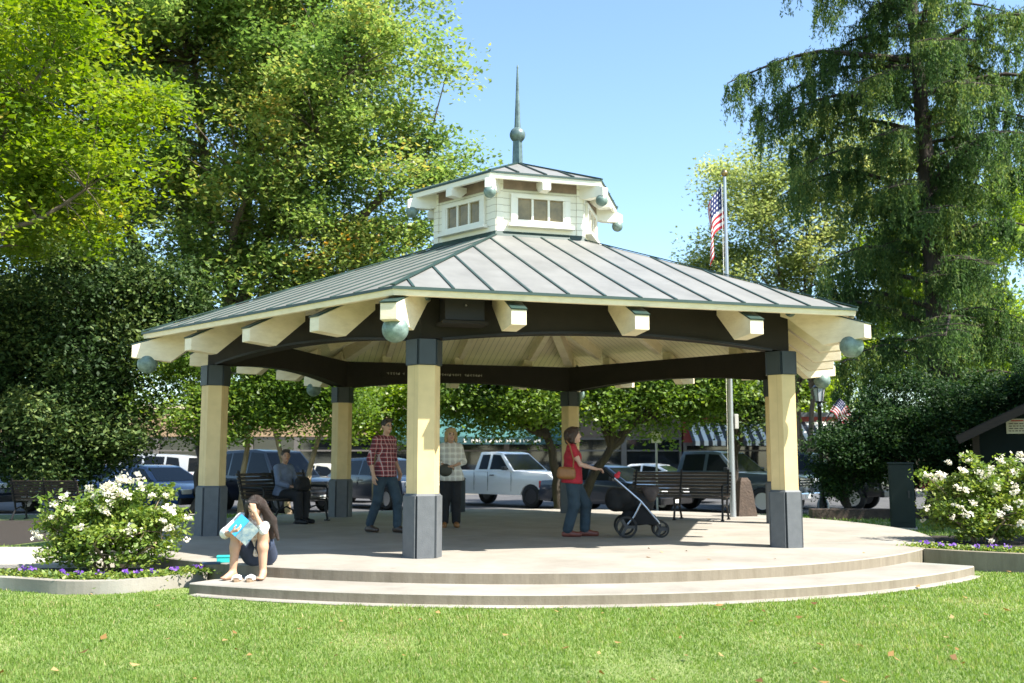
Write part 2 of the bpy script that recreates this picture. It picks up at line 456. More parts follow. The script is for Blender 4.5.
# arched beams from column to column
NB = 18
for k in range(6):
    b = MB(); z_top = 3.20; hl = lambda a: a * T30
    def ring(a):
        L = hl(a)
        bot = [fp(k, a, -L + 2 * L * i / NB, 2.655 + .15 * (1 - (2 * i / NB - 1) ** 2)) for i in range(NB + 1)]
        top = [fp(k, a, -L + 2 * L * i / NB, z_top) for i in range(NB + 1)]
        return bot, top
    b0, t0 = ring(4.361 - .11); b1, t1 = ring(4.361 + .11)
    n = NB + 1
    vs_ = b0 + t0 + b1 + t1; fs_ = []
    for i in range(NB):
        fs_ += [(i, i + 1, n + i + 1, n + i), (2 * n + i, 3 * n + i, 3 * n + i + 1, 2 * n + i + 1), (i, 2 * n + i, 2 * n + i + 1, i + 1), (n + i, n + i + 1, 3 * n + i + 1, 3 * n + i)]
    b.add(vs_, fs_)
    bm_o = b.build('beam', M_brown, gaz)
    tr = MB()                                            # a thin trim strip under the outer face
    for i in range(NB):
        L = hl(4.361 + .125)
        z = lambda i: 2.655 + .15 * (1 - (2 * i / NB - 1) ** 2)
        tr.bar(fp(k, 4.361 + .125, -L + .28 + (2 * L - .56) * i / NB, z(i) + .018), fp(k, 4.361 + .125, -L + .28 + (2 * L - .56) * (i + 1) / NB, z(i + 1) + .018), .026, .03)
    tr.build('beam_trim', M_black, bm_o)
    if k == 3:                                           # engraved board inside the far beam
        pl = MB().box(4.235, 4.250, -.55, 1.75, 2.885, 3.02, fM(k)).build('inscription_board', M_brown, gaz)
        lt = MB(); rr = random.Random(3); t = -.42
        for row in (2.970,):
            t = -.45
            while t < 1.62:
                wd = rr.choice([.03, .04, .045]); hh = rr.choice([.05, .045, .055])
                if rr.random() > .16:
                    lt.box(4.229, 4.2345, t, t + wd * .3, row - hh / 2, row + hh / 2, fM(k)); lt.box(4.229, 4.2345, t + wd * .3, t + wd, row + rr.choice([-.02, .0, .018]) - .006, row + .006, fM(k))
                t += wd + .018
        lt.build('lettering', M_letter, pl)

# rafter tails; the corner ones carry a round copper globe
def tail(poly, wd, M): return MB().prism(poly, -wd / 2, wd / 2, M)
P_mid = [(4.475, 3.205), (4.475, 3.12), (4.94, 2.735), (5.36, 2.765), (5.36, 2.945), (4.90, 3.17), (4.475, 3.37)]
P_cor = [(4.95, 3.205), (5.22, 3.10), (5.72, 2.70), (6.30, 2.755), (6.30, 2.945), (5.75, 3.13), (4.95, 3.42)]
for k in range(6):
    for t in (-1.58, 0, 1.58):
        M = fM(k) @ Matrix.Translation((0, t, 0))
        ta = tail(P_mid, .19, M).build('rafter_tail', M_cream, gaz, bevel=.006)
        MB().bar(M @ Vector((5.375, 0, 2.952)), M @ Vector((4.98, 0, 3.145)), .20, .016).build('tail_flashing', M_green, ta)
    M = vM(k)
    ta = tail(P_cor, .20, M).build('rafter_tail', M_cream, gaz, bevel=.006)
    MB().bar(M @ Vector((6.315, 0, 2.952)), M @ Vector((5.80, 0, 3.12)), .21, .016).build('tail_flashing', M_green, ta)
    MB().sphere(M @ Vector((6.07, 0, 2.67)), .155, 24, 16).build('copper_globe', M_patina, gaz, smooth=True)
    for s in (-1, 1):
        Mq = M @ Matrix.Translation((5.27, s * .10, 3.20)) @ Matrix.Rotation(-s * PI / 2, 4, 'X')
        sp_ = MB().lathe([(.075, 0), (.075, .035), (.055, .05)], 14, Mq).build('round_light', M_patina2, gaz, smooth=True)
        MB().lathe([(.05, .0505), (.045, .056)], 14, Mq).build('lens', M_black, sp_)

# roof: six planes with standing seams, soffit boards, fascia and drip edge
ZE, RE, ZH, RH = 3.158, 6.167, 4.7845, 1.526
AE, AH = RE * math.cos(R(30)), RH * math.cos(R(30)); SL = (ZH - ZE) / (AE - AH)
zr = lambda a: ZE + (AE - a) * SL
roof = MB(); 
for k in range(6): roof.add([vp(k - 1, RE, ZE), vp(k, RE, ZE), vp(k, RH, ZH), vp(k - 1, RH, ZH)], [(0, 1, 2, 3)])
ro = roof.build('roof', M_roof, gaz)
se = MB(); up_k = lambda k: fM(k).to_3x3() @ Vector((SL, 0, 1)).normalized()
for k in range(6):
    for i in range(-6, 7):
        t = i * .474; a1 = max(AH, abs(t) / T30 + .03)
        se.bar(fp(k, AE + .01, t, zr(AE + .01) + .008), fp(k, a1, t, zr(a1) + .008), .030, .017, up_k(k))
se.build('standing_seams', M_green, ro)
hc = MB()
for k in range(6): hc.bar(vp(k, RE + .015, ZE + .018), vp(k, RH, ZH + .015), .055, .016)
hc.build('hip_cap', M_green, ro)
fa = MB(); hexring(fa, (0, 0), RE - .03, 3.062, RE - .012, 3.132); hexring(fa, (0, 0), RE - .10, 3.062, RE - .03, 3.062); hexring(fa, (0, 0), RE - .10, 3.062, RE - .10, 3.12)
fa.build('fascia', M_cream, ro)
dr = MB(); hexring(dr, (0, 0), RE - .012, 3.130, RE + .012, 3.128); hexring(dr, (0, 0), RE + .012, 3.128, RE + .012, ZE + .004); hexring(dr, (0, 0), RE + .012, ZE + .004, RE - .03, ZE + .012)
dr.build('drip_edge', M_green, ro)
zs = lambda a: zr(a) - .10
for k in range(6):
    so = MB(); a0, a1 = 1.1, AE - .06
    so.add([(a1, -a1 * T30, zs(a1)), (a1, a1 * T30, zs(a1)), (a0, a0 * T30, zs(a0)), (a0, -a0 * T30, zs(a0))], [(0, 1, 2, 3)])
    o = so.build('soffit', M_board, ro); o.rotation_euler = (0, 0, R(60 * k))
ra = MB()
for k in range(6):
    ra.bar(vp(k, 4.9, zs(4.9 * .866) - .15), vp(k, 1.25, zs(1.25 * .866) - .15), .17, .28)
for k in range(6):
    for t in (-1.58, 0, 1.58):
        a1 = max(1.15, abs(t) / T30 + .15)
        ra.bar(fp(k, 4.24, t, zs(4.24) - .10), fp(k, a1, t, zs(a1) - .11), .12, .20, up_k(k))
hexring(ra, (0, 0), 1.25, zs(1.2) - .42, 1.25, zs(1.2) - .02); hexring(ra, (0, 0), 1.12, zs(1.2) - .42, 1.12, zs(1.2)); hexring(ra, (0, 0), 1.12, zs(1.2) - .42, 1.25, zs(1.2) - .42)
ra.add([vp(k, 1.12, zs(1.2) - .03) for k in range(6)], [(0, 1, 2, 3, 4, 5)])
ra.build('ceiling_rafters', M_cream, gaz)

# speaker box hung on the front beam beside the first corner
sb = MB().box(4.50, 4.84, -2.36, -1.86, 2.865, 3.19, fM(0)).build('speaker_box', M_black, gaz, bevel=.01)
MB().box(4.48, 4.88, -2.40, -1.82, 2.82, 2.858, fM(0)).build('shelf', M_brown, sb)
MB().lathe([(.014, 0), (.006, .012)], 10, fM(0) @ Matrix.Translation((4.842, -2.1, 3.05)) @ Matrix.Rotation(PI / 2, 4, 'Y')).build('bolt', mat('steel_bolt', (.6, .6, .6), .3, metal=1), sb)

# cupola
M_siding = line_mat('lap_siding', (.82, .78, .66), (.50, .46, .36), 2, .115, .010, var=.05)
RW = 1.492; AW = RW * math.cos(R(30))
cu = MB(); hexring(cu, (0, 0), RW, 4.70, RW, 5.80)
for k in range(6):                                       # corner boards, base board, head board
    for s in (-1, 1): cu.box(AW + .002, AW + .022, s * RW / 2 - (.11 if s > 0 else 0), s * RW / 2 + (0 if s > 0 else .11), 4.86, 5.72, fM(k))
cup = cu.build('cupola', M_siding, gaz)
vb = MB(); hexring(vb, (0, 0), RW + .024, 5.56, RW + .024, 5.74); vb.build('eave_shade_band', mat('eave_shade_brown', (.26, .19, .14), .7, var=.3), cup)  # brown band painted in for the shaded open gap under the cupola eave
fl = MB(); hexring(fl, (0, 0), RW + .10, 4.752, RW + .02, 4.86); fl.build('base_flashing', M_green, cup)
for k in range(6):
    fr = MB(); g = MB(); M = fM(k)
    x0, x1, z0, z1 = -.42, .42, 5.06, 5.42
    for (a, b, c, d) in ((x0 - .09, x1 + .09, z1, z1 + .07), (x0 - .09, x1 + .09, z0 - .07, z0), (x0 - .09, x0, z0, z1), (x1, x1 + .09, z0, z1)):
        fr.box(AW + .002, AW + .055, a, b, c, d, M)
    fr.box(AW + .004, AW + .12, x0 - .14, x1 + .14, z0 - .125, z0 - .072, M)
    for q in (-.14, .14): fr.box(AW + .004, AW + .045, q - .018, q + .018, z0, z1, M)
    for s in (x0, x1 - .03): fr.box(AW + .004, AW + .045, s, s + .03, z0, z1, M)
    fr.build('window_frame', M_white, cup, bevel=.004)
    MB().box(AW - .02, AW + .012, x0, x1, z0, z1, M).build('window_pane', M_glassw, cup)
RC, ZC, ZA = 1.901, 5.742, 6.42; AC = RC * .866; SC = (ZA - ZC) / AC
cr = MB()
for k in range(6): cr.add([vp(k - 1, RC, ZC), vp(k, RC, ZC), (0, 0, ZA)], [(0, 1, 2)])
cro = cr.build('cupola_roof', M_roof, gaz)
s2 = MB()
for k in range(6):
    s2.bar(vp(k, RC + .01, ZC + .012), Vector((0, 0, ZA + .012)), .045, .026)
    for i in (-1, 0, 1):
        t = i * .47; a1 = max(.04, abs(t) / T30 + .02)
        s2.bar(fp(k, AC + .005, t, ZC + .012), fp(k, a1, t, ZC + (AC - a1) * SC + .012), .02, .026)
hexring(s2, (0, 0), RC + .008, ZC - .025, RC + .008, ZC + .008)
hexring(s2, (0, 0), RC + .008, ZC - .025, RC - .02, ZC - .025)
s2.build('cupola_seams', M_green, cro)
f2 = MB(); hexring(f2, (0, 0), RC - .025, ZC - .10, RC - .008, ZC - .02); hexring(f2, (0, 0), RC - .09, ZC - .10, RC - .025, ZC - .10); hexring(f2, (0, 0), RC - .09, ZC - .10, RC - .06, ZC - .03); hexring(f2, (0, 0), RC - .06, ZC - .06, 1.2, ZC + .16)
f2.build('cupola_fascia', M_white, cro)
Pc = [(1.30, 5.74), (1.36, 5.52), (1.60, 5.46), (1.98, 5.455), (1.98, 5.60), (1.84, 5.66), (1.30, 5.80)]
Pm = [(AW + .002, 5.62), (1.45, 5.50), (1.66, 5.50), (1.66, 5.62), (1.6, 5.66), (AW + .002, 5.70)]
for k in range(6):
    tail(Pc, .13, vM(k)).build('cupola_rafter_tail', M_white, gaz, bevel=.004)
    tail(Pm, .14, fM(k)).build('cupola_rafter_tail', M_white, gaz, bevel=.004)
    MB().sphere(vM(k) @ Vector((1.90, 0, 5.40)), .10, 18, 12).build('copper_globe', M_patina, gaz, smooth=True)
fi = MB(); fi.lathe([(.10, 6.36), (.085, 6.86), (.085, 7.0)], 4); fi.lathe([(.065, 7.0), (.055, 7.2), (.035, 7.7), (.016, 8.18), (.02, 8.2), (.006, 8.25)], 8)
fin = fi.build('finial', M_patina2, gaz)
MB().sphere((0, 0, 6.945), .142, 20, 14).build('finial_ball', M_patina2, fin, smooth=True)

# ------------------------------------------------------------------ platform, planters, paths, ground, street
PC = Vector((.1, 17.25, 0))
def arc_pts(c, r, a0, a1, n): return [(c[0] + r * math.cos(R(a0 + (a1 - a0) * i / n)), c[1] + r * math.sin(R(a0 + (a1 - a0) * i / n))) for i in range(n + 1)]
plat = empty('concrete_platform', (PC.x, PC.y, 0), 0, 'round pale concrete platform with two curved steps under the gazebo', 'platform')
def slab(outl, z0, z1):
    mb = MB(); n = len(outl)
    mb.add([(x, y, z1) for x, y in outl] + [(x, y, z0) for x, y in outl], [tuple(range(n))] + [(i, i + n, (i + 1) % n + n, (i + 1) % n) for i in range(n)])
    return mb
# slab top and risers are separate meshes so that each has its own concrete finish
def conc_top_mat():
    m, nt, b = nmat('concrete_floor'); N, L = nt.nodes, nt.links
    tc = N.new('ShaderNodeTexCoord')
    n1 = N.new('ShaderNodeTexNoise'); n1.inputs['Scale'].default_value = .9; n1.inputs['Detail'].default_value = 7; n1.inputs['Roughness'].default_value = .7
    L.new(tc.outputs['Object'], n1.inputs['Vector'])
    r = N.new('ShaderNodeValToRGB'); r.color_ramp.elements[0].position = .33; r.color_ramp.elements[1].position = .62
    r.color_ramp.elements[0].color = (.215, .194, .162, 1); r.color_ramp.elements[1].color = (.305, .28, .24, 1)
    L.new(n1.outputs['Fac'], r.inputs['Fac'])
    mp = N.new('ShaderNodeMapping'); mp.inputs['Scale'].default_value = (.35, 2.2, 1); mp.inputs['Rotation'].default_value = (0, 0, .2)
    L.new(tc.outputs['Object'], mp.inputs['Vector'])
    n2 = N.new('ShaderNodeTexNoise'); n2.inputs['Scale'].default_value = 1.1; n2.inputs['Detail'].default_value = 4
    L.new(mp.outputs[0], n2.inputs['Vector'])
    r2 = N.new('ShaderNodeValToRGB'); r2.color_ramp.elements[0].position = .60; r2.color_ramp.elements[1].position = .72
    r2.color_ramp.elements[0].color = (0, 0, 0, 1); r2.color_ramp.elements[1].color = (.45, .45, .45, 1)
    L.new(n2.outputs['Fac'], r2.inputs['Fac'])
    mx = N.new('ShaderNodeMix'); mx.data_type = 'RGBA'; mx.inputs['B'].default_value = (.235, .28, .25, 1)   # old copper-green wash marks
    L.new(r2.outputs['Color'], mx.inputs['Factor']); L.new(r.outputs['Color'], mx.inputs['A'])
    vo = N.new('ShaderNodeTexVoronoi'); vo.inputs['Scale'].default_value = 1.4; vo.feature = 'F1'
    L.new(tc.outputs['Object'], vo.inputs['Vector'])
    r3 = N.new('ShaderNodeValToRGB'); r3.color_ramp.elements[0].position = .03; r3.color_ramp.elements[1].position = .06
    r3.color_ramp.elements[0].color = (.55, .5, .45, 1); r3.color_ramp.elements[1].color = (1, 1, 1, 1)
    L.new(vo.outputs['Distance'], r3.inputs['Fac'])
    mu = N.new('ShaderNodeMix'); mu.data_type = 'RGBA'; mu.blend_type = 'MULTIPLY'; mu.inputs['Factor'].default_value = .5
    L.new(mx.outputs['Result'], mu.inputs['A']); L.new(r3.outputs['Color'], mu.inputs['B'])
    L.new(mu.outputs['Result'], b.inputs['Base Color']); b.inputs['Roughness'].default_value = .8
    n4 = N.new('ShaderNodeTexNoise'); n4.inputs['Scale'].default_value = 70; L.new(tc.outputs['Object'], n4.inputs['Vector'])
    bp = N.new('ShaderNodeBump'); bp.inputs['Strength'].default_value = .2; bp.inputs['Distance'].default_value = .01
    L.new(n4.outputs['Fac'], bp.inputs['Height']); L.new(bp.outputs['Normal'], b.inputs['Normal'])
    return m
M_floor = conc_top_mat()
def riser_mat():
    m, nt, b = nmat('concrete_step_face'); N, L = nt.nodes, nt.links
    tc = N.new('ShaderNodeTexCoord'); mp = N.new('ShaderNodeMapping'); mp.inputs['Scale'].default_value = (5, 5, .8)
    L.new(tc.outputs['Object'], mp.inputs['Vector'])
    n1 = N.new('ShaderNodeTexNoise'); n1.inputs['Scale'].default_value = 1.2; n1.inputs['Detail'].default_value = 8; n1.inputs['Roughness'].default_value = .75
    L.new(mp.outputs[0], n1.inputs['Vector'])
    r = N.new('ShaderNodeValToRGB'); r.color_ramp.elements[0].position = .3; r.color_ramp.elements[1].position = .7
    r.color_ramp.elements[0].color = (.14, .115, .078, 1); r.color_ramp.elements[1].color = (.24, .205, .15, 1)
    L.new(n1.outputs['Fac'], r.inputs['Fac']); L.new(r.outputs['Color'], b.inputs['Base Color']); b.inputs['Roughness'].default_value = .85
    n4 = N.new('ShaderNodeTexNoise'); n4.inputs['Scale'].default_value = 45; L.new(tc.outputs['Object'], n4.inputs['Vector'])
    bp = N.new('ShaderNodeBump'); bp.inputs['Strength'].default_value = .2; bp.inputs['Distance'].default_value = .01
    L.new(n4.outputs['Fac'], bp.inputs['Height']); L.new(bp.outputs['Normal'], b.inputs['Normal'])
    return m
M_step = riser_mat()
TOPR, LOWR, GZL = 6.58, 7.36, -.245
def arc_step(name, r_in, r_out, a0, a1, z0, z1, n=72):
    mb = MB(); A = arc_pts((0, 0), r_out - .012, a0, a1, n); A2 = arc_pts((0, 0), r_out, a0, a1, n); B = arc_pts((0, 0), r_in, a0, a1, n); k = n + 1
    mb.add([(x, y, z1) for x, y in A] + [(x, y, z1) for x, y in B] + [(x, y, z1 - .012) for x, y in A2], [(i, i + 1, k + i + 1, k + i) for i in range(n)] + [(i, 2 * k + i, 2 * k + i + 1, i + 1) for i in range(n)])
    o = mb.build(name, M_floor, plat)
    f = MB(); f.add([(x, y, z1 - .012) for x, y in A2] + [(x, y, z0) for x, y in A2], [(i, i + 1, k + i + 1, k + i) for i in range(n)])
    for (p, q) in ((A2[0], B[0]), (A2[-1], B[-1])): f.add([(p[0], p[1], z1 - .012), (q[0], q[1], z1 - .012), (q[0], q[1], z0), (p[0], p[1], z0)], [(0, 1, 2, 3)])
    f.build('step_face', M_step, o)
    return o
fl_ = MB(); A = arc_pts((0, 0), TOPR - .012, 0, 360, 120)[:-1]; A2 = arc_pts((0, 0), TOPR, 0, 360, 120)[:-1]; n = 120
fl_.add([(x, y, 0) for x, y in A] + [(x, y, -.012) for x, y in A2], [tuple(range(n))] + [(i, i + n, (i + 1) % n + n, (i + 1) % n) for i in range(n)])
flo = fl_.build('platform_floor', M_floor, plat)
f = MB(); f.add([(x, y, -.012) for x, y in A2] + [(x, y, GZL - .3) for x, y in A2], [(i, i + n, (i + 1) % n + n, (i + 1) % n) for i in range(n)]); f.build('step_face', M_step, flo)
arc_step('lower_step', TOPR - .02, LOWR, 241.3, 319.5, GZL - .1, -.122)
arc_step('footing', LOWR - .02, LOWR + .11, 242.2, 318.5, GZL - .1, GZL + .022)

M_lawn_ground = mat('lawn_soil', (.20, .25, .075), .9, c2=(.15, .19, .055), scale=2.5, bump=.6, bscale=60)
# one ground sheet: lawn, a gentle fall to the street, then on to the horizon
ys = [-30, 0, 8, 14, 20, 23.5, 26, 27.55, 27.6, 60, 120, 600]; zs_ = [GZL, GZL, GZL, GZL, GZL, GZL - .01, GZL - .06, GZL - .10, -.50, -.50, -.50, -.50]
xs = [-600, -120, -40, -20, -10, -5, 0, 5, 10, 20, 40, 120, 600]
g = MB(); g.add([(x, y, z) for y, z in zip(ys, zs_) for x in xs], [(j * 13 + i, j * 13 + i + 1, (j + 1) * 13 + i + 1, (j + 1) * 13 + i) for j in range(11) for i in range(12)])
tag(g.build('ground', M_lawn_ground), kind='structure')
M_asph = mat('asphalt', (.085, .083, .085), .85, c2=(.055, .055, .06), scale=1.5, bump=.4, bscale=80)
tag(MB().add([(-120, 27.72, -.45), (120, 27.72, -.45), (120, 45.5, -.45), (-120, 45.5, -.45)], [(0, 1, 2, 3)]).build('road', M_asph), kind='structure')
kb = MB().box(-120, 120, 27.5, 27.72, -.55, GZL - .085); kb.box(-120, 120, 45.5, 45.7, -.55, -.32); tag(kb.build('kerb', M_conc, bevel=.01), kind='structure')
tag(MB().box(-120, 120, 45.7, 50.6, -.6, -.325).build('far_pavement', M_conc), kind='structure')
st = MB()
for i in range(-12, 13): st.bar((i * 3.0, 27.9, -.446), (i * 3.0 - 3.0, 32.6, -.446), .1, .002)
tag(st.build('parking_lines', mat('road_paint', (.7, .7, .66), .7, var=.3, scale=8)), kind='structure')
# path that leaves the platform on the left, and on the right
tag(MB().box(-40, -5.2, 12.35, 14.7, -.6, -.085).build('path', M_conc, bevel=.01), kind='structure')
M_soil = mat('garden_soil', (.026, .018, .012), .95, c2=(.014, .010, .007), scale=9, bump=1, bscale=30)  # soil brown, darkened further to stand in for tree shade on the mulch
tag(MB().add([(-40, 16.6, GZL + .006), (-8.4, 16.6, GZL + .006), (-7.2, 21.5, GZL + .006), (-7.4, 23.4, GZL + .004), (-40, 23.4, GZL + .004)], [(0, 1, 2, 3, 4)]).build('mulch_bed', M_soil), kind='structure')

def strip_wall(name, pts, th, z0, z1, m):
    """a low kerb of thickness th along a polyline"""
    n = len(pts); L_ = []; R_ = []
    for i, p in enumerate(pts):
        d = (Vector(pts[min(i + 1, n - 1)]) - Vector(pts[max(i - 1, 0)])).to_2d().normalized(); q = Vector((-d.y, d.x)) * th
        L_.append(Vector(p).to_2d()); R_.append(Vector(p).to_2d() + q)
    mb = MB(); k = n
    mb.add([(p.x, p.y, z1) for p in L_] + [(p.x, p.y, z1) for p in R_] + [(p.x, p.y, z0) for p in L_] + [(p.x, p.y, z0) for p in R_],
           [(i, i + 1, k + i + 1, k + i) for i in range(n - 1)] + [(i, 2 * k + i, 2 * k + i + 1, i + 1) for i in range(n - 1)] + [(k + i, k + i + 1, 3 * k + i + 1, 3 * k + i) for i in range(n - 1)] + [(0, k, 3 * k, 2 * k), (n - 1, 2 * k - 1, 4 * k - 1, 3 * k - 1)])
    return mb.build(name, m)
def spline(P, n):
    P = [Vector(p) for p in P]; P = [P[0] * 2 - P[1]] + P + [P[-1] * 2 - P[-2]]; out = []
    for i in range(1, len(P) - 2):
        for q in range(n):
            t = q / n; a, b, c, d = P[i - 1:i + 3]
            out.append(.5 * ((2 * b) + (c - a) * t + (2 * a - 5 * b + 4 * c - d) * t * t + (3 * b - a - 3 * c + d) * t ** 3))
    return out + [P[-2]]
LK = spline([(-11.0, 12.2, 0), (-7.6, 11.65, 0), (-5.75, 11.18, 0), (-4.75, 10.80, 0), (-4.10, 10.92, 0), (-3.66, 11.40, 0), (-3.52, 11.70, 0)], 8)
tag(strip_wall('planter_kerb', LK, .15, GZL - .1, -.105, M_floor), 'low curved concrete kerb round the left flower bed beside the seated reader', 'kerb')
RK = spline([(5.47, 13.43, 0), (6.0, 12.98, 0), (7.0, 12.45, 0), (8.6, 12.0, 0), (12, 11.6, 0)], 8)
tag(strip_wall('planter_kerb', RK, .14, GZL - .1, .0, M_step), 'low concrete kerb toned dark for shade, edging the right flower bed at the end of the steps', 'kerb')  # the darker step concrete carries this kerb's shade in its colour
bl = [(p.x, p.y + .1) for p in LK] + [(-3.7, 12.3), (-11, 12.9)]
tag(slab(bl, GZL - .1, -.135).build('flower_bed_soil', M_soil), kind='structure')
br = [(p.x + .05, p.y + .1) for p in RK] + [(12, 16.1), (6.3, 16.1), (5.9, 14.4)]
tag(slab(br, GZL - .1, -.03).build('flower_bed_soil', M_soil), kind='structure')

# ------------------------------------------------------------------ grass and litter (uncountable)
M_grass = leaf_mat('grass_blades', [(0, (.060, .120, .019)), (.45, (.140, .235, .038)), (.78, (.225, .30, .075)), (1, (.44, .38, .19))], .5, .4, .35)
def grass(name, n, fx, fy0, fy1, hgt, seed, wid=.0045, keep=None, zf=None):
    rng = np.random.default_rng(seed)
    y = fy0 * (fy1 / fy0) ** rng.uniform(0, 1, n); x = rng.uniform(-1, 1, n) * (fx * y + .6)
    if keep is not None: ok = keep(x, y); x, y = x[ok], y[ok]
    n = len(x)
    patch = .5 + .5 * np.sin(x * 1.3 + 2 * np.sin(y * .9)) * np.sin(y * 1.7 + 1.5 * np.sin(x * .7))
    fine = .5 + .5 * np.sin(x * 7.1 + 3 * np.sin(y * 5.3)) * np.sin(y * 8.3 + 2 * np.sin(x * 6.1))
    def fbm(f, m=9):
        s_ = 0
        for _ in range(m):
            q = rng.uniform(0, 2 * PI); k_ = f * rng.uniform(.6, 1.7); s_ = s_ + np.sin((x * math.cos(q) + y * math.sin(q)) * k_ + rng.uniform(0, 6))
        return np.clip(.5 + s_ / m ** .5 * .42, 0, 1)
    patch = fbm(1.6); fine = fbm(9.0); dry = np.clip((fbm(2.6) - .66) * 3.0, 0, 1)
    h = hgt * rng.uniform(.4, 1.15, n) * (.55 + .4 * patch + .45 * fine) * (1 - .3 * dry); a = rng.uniform(0, 2 * PI, n); ln = rng.uniform(.1, 1.1, n) * h
    z = np.full(n, GZL) if zf is None else zf(x, y)
    ws = wid * (y / 7).clip(1, 4) * rng.uniform(.7, 1.3, n)
    b = np.stack([x, y, z - .004], 1); s = np.stack([np.cos(a + 1.57), np.sin(a + 1.57), 0 * a], 1) * ws[:, None]
    t = b + np.stack([np.cos(a) * ln, np.sin(a) * ln, h], 1)
    V = np.stack([b - s, b + s, t], 1).reshape(-1, 3)
    tint = np.clip(rng.uniform(-.05, .55, n) + patch * .22 + fine * .20 + (rng.uniform(0, 1, n) > .95) * .4 + dry * rng.uniform(0, .25, n), 0, 1)
    return tag(np_mesh(name, V, np.arange(3 * n).reshape(n, 3), M_grass, None, np.repeat(tint, 3)), kind='stuff')
def lawn_keep(x, y):
    r = np.hypot(x - PC.x, y - PC.y)
    kx = np.array([p.x for p in LK]); ky = np.array([p.y for p in LK]); lim = np.interp(x, kx, ky, right=11.6)
    kx2 = np.array([p.x for p in RK]); ky2 = np.array([p.y for p in RK]); lim2 = np.interp(x, kx2, ky2)
    an = np.degrees(np.arctan2(y - PC.y, x - PC.x)) % 360
    return ~((r < LOWR + .03 + .09 * np.random.default_rng(3).uniform(0, 1, len(x))) & (an > 241.6) & (an < 319)) & (r > TOPR + .1) & ~((x < -3.5) & (y > lim)) & ~((x > 5.3) & (y > lim2))
grass('lawn_grass', 470000, .56, 5.6, 13.8, .037, 1, wid=.0037, keep=lawn_keep)
grass('far_grass', 60000, .75, 14.5, 27.4, .07, 2, wid=.006,
      keep=lambda x, y: (np.hypot(x - PC.x, y - PC.y) > TOPR + .05) & ~((x < -5) & (y < 14.8))  & ~((x < -8) & (y > 16.6)),
      zf=lambda x, y: np.interp(y, ys, zs_))
rng = np.random.default_rng(12)
n = 150; y = rng.uniform(6, 13, n); x = rng.uniform(-1, 1, n) * (.56 * y); ok = lawn_keep(x, y)
C = np.stack([x, y, np.full(n, GZL + .045)], 1)[ok]
pl_ = rng.normal(size=(12, 2)) * [3.0, .8] + [.5, 12.2]; pl_ = np.c_[pl_, np.full(12, .008)]; pl_ = pl_[np.hypot(pl_[:, 0] - PC.x, pl_[:, 1] - PC.y) < 6.4]
M_dry = leaf_mat('dry_leaf', [(0, (.10, .05, .02)), (.5, (.26, .15, .05)), (1, (.42, .30, .14))], .7, .15, .2)
tag(leaf_object('fallen_leaves', rng, np.concatenate([C, pl_]), .062, M_dry, None, up=2.5, aspect=.7), kind='stuff')
# ------------------------------------------------------------------ trees and shrubs
M_bark = mat('bark', (.16, .125, .09), .9, c2=(.06, .045, .034), scale=9, bump=1, bscale=25, stretch=(1, 1, .3))
M_bark2 = mat('smooth_tan_bark', (.30, .22, .14), .8, c2=(.14, .10, .065), scale=7, bump=.5, bscale=25, stretch=(1, 1, .4))
M_darkbark = mat('dark_bark', (.055, .04, .03), .95, c2=(.02, .016, .013), scale=12, bump=1, bscale=40, stretch=(1, 1, .2))
L_oak = leaf_mat('oak_leaf', [(0, (.065, .13, .036)), (.5, (.185, .275, .075)), (.80, (.32, .37, .11)), (.93, (.42, .34, .09)), (1, (.46, .20, .06))], .40, .45, .6)
L_maple = leaf_mat('bright_leaf', [(0, (.055, .115, .014)), (.5, (.175, .26, .034)), (.92, (.29, .33, .055)), (1, (.40, .22, .05))], .42, .45, .4)
L_dark = leaf_mat('dark_shade_leaf', [(0, (.010, .024, .008)), (.55, (.046, .088, .024)), (1, (.19, .24, .07))], .6, .25, .25)  # deep greens stand in for crown shade, the light end for sunlit spots
L_mid = leaf_mat('mid_leaf', [(0, (.05, .10, .018)), (.6, (.12, .20, .035)), (1, (.23, .29, .05))], .45, .42, .45)
L_bright = leaf_mat('yellow_green_leaf', [(0, (.10, .18, .028)), (.6, (.23, .33, .045)), (1, (.36, .42, .08))], .4, .45, .4)
L_pale = leaf_mat('pale_leaf', [(0, (.15, .20, .07)), (.6, (.29, .34, .12)), (1, (.46, .45, .18))], .5, .5, .3)
L_cyp = leaf_mat('cypress_needles', [(0, (.032, .070, .026)), (.6, (.095, .16, .050)), (1, (.25, .29, .08))], .6, .48, .2)
L_rose = leaf_mat('rose_leaf', [(0, (.06, .115, .022)), (.5, (.16, .235, .042)), (1, (.33, .36, .085))], .4, .35, .4)
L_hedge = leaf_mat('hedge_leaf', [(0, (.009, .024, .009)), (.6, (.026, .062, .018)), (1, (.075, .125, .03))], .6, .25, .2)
L_pet = leaf_mat('white_petal', [(0, (.68, .63, .50)), (1, (.80, .77, .69))], .6, .3, .2)
L_vio = leaf_mat('violet_petal', [(0, (.10, .035, .28)), (1, (.27, .13, .50))], .6, .3, .2)

